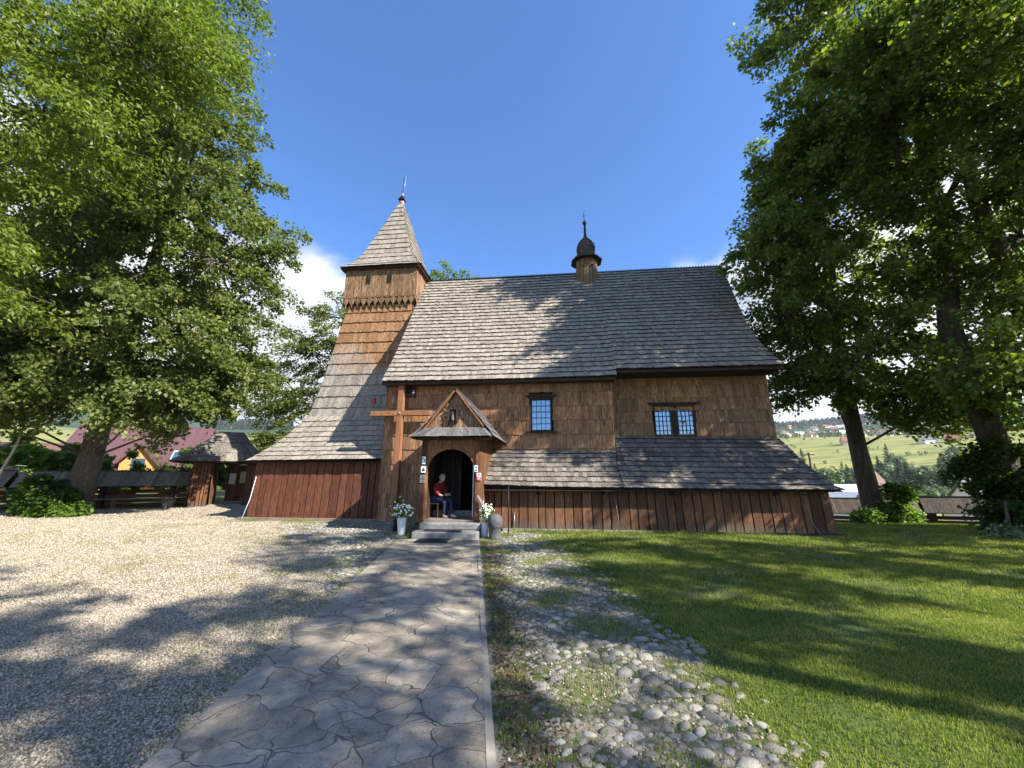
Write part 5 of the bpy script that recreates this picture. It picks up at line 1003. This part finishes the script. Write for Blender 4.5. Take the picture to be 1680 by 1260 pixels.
gable_house('low brown-roofed cottage behind the bushes at the left edge', -38, 29, 8, 6, 1.4, 2.2, 25, 'orange_wall', 'brown_roof')
# houses in the valley on the right
def dark_window(o, rects):
    for (x, y, z, w, h, ax) in rects:
        mb = MB(); mb.box(x - w / 2, x + w / 2, y - .05, y + .05, z, z + h) if ax else mb.box(x - .05, x + .05, y - w / 2, y + w / 2, z, z + h); mb.build('window', 'ink', o)
def at(px, py, D):
    cx_, cy_ = (px - 840) / 631, (630 - py) / 631; dy_ = .9746 - cy_ * .2239; dz_ = .2239 + cy_ * .9746; return cx_ / dy_ * D, D, 1.6 + dz_ / dy_ * D
x, y, z = at(1424, 772, 75)
ho, hr = gable_house('tall cream house with a steep brown mountain roof in the valley behind the maple trunk', x, y, 7.5, 6.5, 6.0, 5.0, 35, 'cream_wall', 'brown_roof', z=z - 11.2)
dark_window(ho, [(-4.5, 0, 6.6, .9, 1.2, 0), (-4.5, 0, 3.6, 1, 1.3, 0), (-4.5, -1.8, 1, 1, 1.3, 0), (-2, -3.5, 3, 1, 1.3, 1), (2, -3.5, 3, 1, 1.3, 1)])
mb = MB(); mb.box(-5.2, 4.9, -3.7, 3.7, 5.4, 5.8); mb.build('balcony_band', 'brown_roof', ho)
x, y, z = at(1368, 795, 62)
ho, hr = gable_house('long white building with a pale metal roof beyond the right fence', x - 1, y, 9, 8, 3.0, 2.0, 8, 'white_wall', 'light_metal_roof', z=z - 5.2); dark_window(ho, [(0, -4, 1, 1.6, 1.2, 1), (2.8, -4, 1, 1.2, 1.2, 1)])
x, y, z = at(1385, 797, 56); ho2, hr2 = gable_house('small white gabled annex in front of the long white building', x, y, 4, 4, 1.6, 1.2, 98, 'white_wall', 'light_metal_roof', z=z - 3.8); dark_window(ho2, [(-2.5, 0, 1.1, 2.2, 1.6, 0)])
x, y, z = at(1650, 790, 66)
ho, hr = gable_house('pale house with a large dark roof and two dormers beyond the right fence', x, y, 13, 9, 1.6, 4.4, -6, 'white_wall', 'slate_roof', z=z - 6.0)
for dx_ in (-3.6, .6):
    mb = MB(); mb.box(dx_ - 1, dx_ + 1, -4.4, -1.5, 2.0, 3.6); dm = mb.build('dormer', 'white_wall', ho); mb = MB(); mb.add([(dx_ - 1.4, -4.9, 3.5), (dx_ + 1.4, -4.9, 3.5), (dx_ + 1.4, -1.0, 4.8), (dx_ - 1.4, -1.0, 4.8), (dx_ - 1.4, -4.9, 3.7), (dx_ + 1.4, -4.9, 3.7), (dx_ + 1.4, -1.0, 5), (dx_ - 1.4, -1.0, 5)], [(0, 1, 2, 3), (7, 6, 5, 4), (0, 4, 5, 1), (1, 5, 6, 2), (2, 6, 7, 3), (3, 7, 4, 0)]); mb.build('dormer_roof', 'light_metal_roof', dm)
    mb = MB(); mb.box(dx_ - .6, dx_ + .6, -4.45, -4.38, 2.3, 3.3); mb.build('window', 'ink', dm)
# distant village: houses on the hillside
protos = []
vg = 'small houses of the distant hillside village'
kinds = [('white_wall', 'slate_roof', 'small white dark-roofed village house'), ('cream_wall', 'red_roof', 'small cream red-roofed village house'), ('white_wall', 'brown_roof', 'small white brown-roofed village house'), ('cream_wall', 'light_metal_roof', 'small cream pale-roofed village house')]
def vcopy(src, x, y, rz, s_):
    c = src.copy(); COL.objects.link(c); c.location = (x, y, hz(x, y) - .5); c.rotation_euler.z = R(rz); c.scale = (s_,) * 3
    for ch in src.children: d = ch.copy(); COL.objects.link(d); d.parent = c
    return c
def where(px, D): return (', ' + ('upper' if D > 720 else 'lower') + ' row, ' + ('left of' if px < 1405 else 'behind' if px < 1470 else 'right of') + ' the maple trunk')
first = {}
vr = random.Random(5)
spots = []
for k in range(75):
    px = vr.uniform(1275, 1600); D = vr.choice([vr.uniform(580, 680)] * 4 + [vr.uniform(740, 900)] * 2 + [vr.uniform(950, 1150)])
    if len(spots) < 75: spots.append((px, D))
spots += [(1390, 440), (1560, 380), (1600, 400), (1520, 390), (1640, 420)]
for px, D in spots:
    cx_ = (px - 840) / 631; x = cx_ / 1.005 * D; kd = vr.randrange(4); rz = vr.uniform(-50, 50); s_ = vr.uniform(.8, 1.25)
    if kd not in first:
        w_, r_, lb = kinds[kd]; o, _ = gable_house(lb + where(px, D), x, D, 12, 9, 4.5, 4.5, rz, w_, r_, group=vg + ' ' + r_.replace('_', ' '), name='village_house', z=hz(x, D) - .5); first[kd] = o
    else: first_o = vcopy(first[kd], x, D, rz, s_); first_o['label'] = kinds[kd][2] + where(px, D)
# utility pole beyond the church corner
x, y, z = at(1334, 790, 45); UP = MB(); UP.tube([(0, 0, -6), (.05, 0, 3.2)], [.14, .10], 8); UP.beam((-.7, 0, 3.0), (.7, 0, 3.0), .1, .1); UP = UP.build('utility_pole', 'dark_wood'); UP.location = (x, y, z); tag(UP, 'slender dark utility pole above the skirt roof at the church right end', 'pole')
# valley trees: conifers and broadleaf individuals, copied with their parts
def conifer_proto(label, h, group):
    o = empty('spruce_tree', (0, 0, 0), label, 'tree', group); mb = MB(); mb.tube([(0, 0, -1), (0, 0, h * .9)], [.25, .04], 6); mb.build('trunk', 'bark', o)
    vs, fs = [], []
    for k in range(420):
        t = random.random() ** .8; z = h * (.08 + .92 * t); r_ = (h * .24) * (1 - t) ** .85 * random.uniform(.45, 1.08); a = random.uniform(0, 6.28); s_ = h * .055 * random.uniform(.6, 1.3) * (1.3 - t)
        p = Vector((r_ * math.cos(a), r_ * math.sin(a), z)); d = Vector((math.cos(a), math.sin(a), -.35)); w = Vector((-math.sin(a), math.cos(a), 0)); n0 = len(vs)
        vs += [tuple(p - d * s_), tuple(p + w * s_ * .7), tuple(p + d * s_ * 1.2), tuple(p - w * s_ * .7)]; fs.append((n0, n0 + 1, n0 + 2, n0 + 3))
    np_obj('crown', vs, fs, 'far_conifer', o); return o
def broad_proto(label, h, group, mat='far_leaf'):
    o = empty('broadleaf_tree', (0, 0, 0), label, 'tree', group); mb = MB(); mb.tube([(0, 0, -1), (0, 0, h * .6)], [.3, .1], 6); mb.build('trunk', 'bark', o)
    vs, fs = [], []; lob = [(random.gauss(0, h * .16), random.gauss(0, h * .16), h * random.uniform(.4, .8), h * random.uniform(.16, .26)) for _ in range(8)]
    for k in range(900):
        x, y, z, r_ = random.choice(lob); q_ = Vector((random.gauss(0, 1), random.gauss(0, 1), random.gauss(0, 1))).normalized(); p = Vector((x, y, z)) + q_ * r_ * random.uniform(.6, 1.05); s_ = h * .035 * random.uniform(.6, 1.4)
        nn = (q_ + Vector((0, 0, .6))).normalized(); t = nn.orthogonal().normalized(); b_ = nn.cross(t); n0 = len(vs); vs += [tuple(p - t * s_), tuple(p - b_ * s_), tuple(p + t * s_), tuple(p + b_ * s_)]; fs.append((n0, n0 + 1, n0 + 2, n0 + 3))
    np_obj('crown', vs, fs, mat, o); return o
tr = random.Random(3)
cp = conifer_proto('dark spruce in the tree line below the distant meadow', 13, 'spruces in the valley tree line'); bp_ = broad_proto('rounded green tree in the tree line below the distant meadow', 11, 'rounded trees in the valley tree line')
fst = {0: True, 1: True}
for k in range(90):
    px = tr.uniform(1300, 1700); D = tr.uniform(150, 245) if k < 64 else tr.uniform(95, 140); cx_ = (px - 840) / 631; x = cx_ / 1.02 * D; kd = 0 if tr.random() < (.55 if px < 1500 else .3) else 1; src = (cp, bp_)[kd]; s_ = tr.uniform(1.05, 1.55) * (.55 if k >= 64 else 1)
    if k >= 64 and px < 1500 and px > 1390: continue
    if fst[kd]: src.location = (x, D, hz(x, D)); fst[kd] = False
    else:
        c = src.copy(); COL.objects.link(c); c.location = (x, D, hz(x, D)); c.scale = (s_, s_, s_ * tr.uniform(.85, 1.15)); c.rotation_euler.z = tr.uniform(0, 6)
        c['label'] = (('dark spruce', 'rounded green tree')[kd]) + (' close beyond the right fence' if k >= 64 else ' in the valley tree line') + (' left of' if px < 1405 else ' behind' if px < 1470 else ' just right of' if px < 1550 else ' far right of') + ' the maple trunk'
        for ch in src.children: d = ch.copy(); COL.objects.link(d); d.parent = c
# scattered trees among the village and the wooded ridge: one far mass
def mass(name, n, fx, h, mat, label, con):
    px, D = fx(n); x = (px - 840) / 631 / 1.0 * D; z = height(x, D); K = 26
    i = np.repeat(np.arange(n), K); m_ = len(i); H = (h * rng.uniform(.6, 1.3, n))[i]
    q_ = rng.normal(0, 1, (m_, 3)); q_ /= np.linalg.norm(q_, axis=1)[:, None]; t = rng.random(m_)
    rad = (H * .22 * (1 - t)) if con else H * .33
    p = np.stack([x[i] + q_[:, 0] * rad, D[i] + q_[:, 1] * rad, z[i] + (H * (.1 + .9 * t) if con else H * .5 + q_[:, 2] * H * .38)], -1); s_ = (H * .13)[:, None]
    a = rng.normal(0, 1, (m_, 3)); a /= np.linalg.norm(a, axis=1)[:, None]; b_ = np.cross(a, q_ + [0, 0, .3]); b_ /= np.linalg.norm(b_, axis=1)[:, None] + 1e-6
    v = np.stack([p - a * s_, p - b_ * s_, p + a * s_, p + b_ * s_], 1); tag(np_obj(name, v.reshape(-1, 3), np.arange(m_ * 4).reshape(m_, 4), mat), label, 'forest', kind='stuff')
mass('distant_forest', 6000, lambda n: (np.where(rng.random(n) < .75, rng.uniform(1240, 1690, n), rng.uniform(340, 480, n)), rng.uniform(1000, 1750, n)), 15, 'far_conifer', 'dark wooded ridge far beyond the village', True)
mass('village_trees', 520, lambda n: (rng.uniform(1260, 1690, n), rng.choice([0, 1, 1], n) * rng.uniform(540, 1000, n) + 560 * 0 + (rng.random(n) * 0)), 8, 'far_leaf', 'green trees and hedges scattered among the village houses', False) if False else None
mass('village_trees', 620, lambda n: (rng.uniform(1260, 1690, n), rng.uniform(550, 1010, n)), 9, 'far_leaf', 'green trees and hedges scattered among the village houses', False)
mass('meadow_hedges', 60, lambda n: (rng.uniform(1260, 1690, n), rng.choice([330, 385, 460, 520], n) + rng.uniform(-6, 6, n)), 4, 'far_leaf', 'low hedge rows crossing the bright hillside meadow', False)
# ------------------------------------------------------------------ air
m, ns, ls, o = newmat('haze_air'); pv = N(ns, 'ShaderNodeVolumePrincipled', i={'Density': .00011, 'Color': (.80, .88, 1, 1), 'Anisotropy': .2}); ls.new(pv.outputs[0], o.inputs['Volume'])
mb = MB(); mb.box(-2700, 2700, -750, 2700, -14, 330); tag(mb.build('haze', 'haze_air'), 'thin pale haze in the air over the valley', 'haze', kind='stuff')
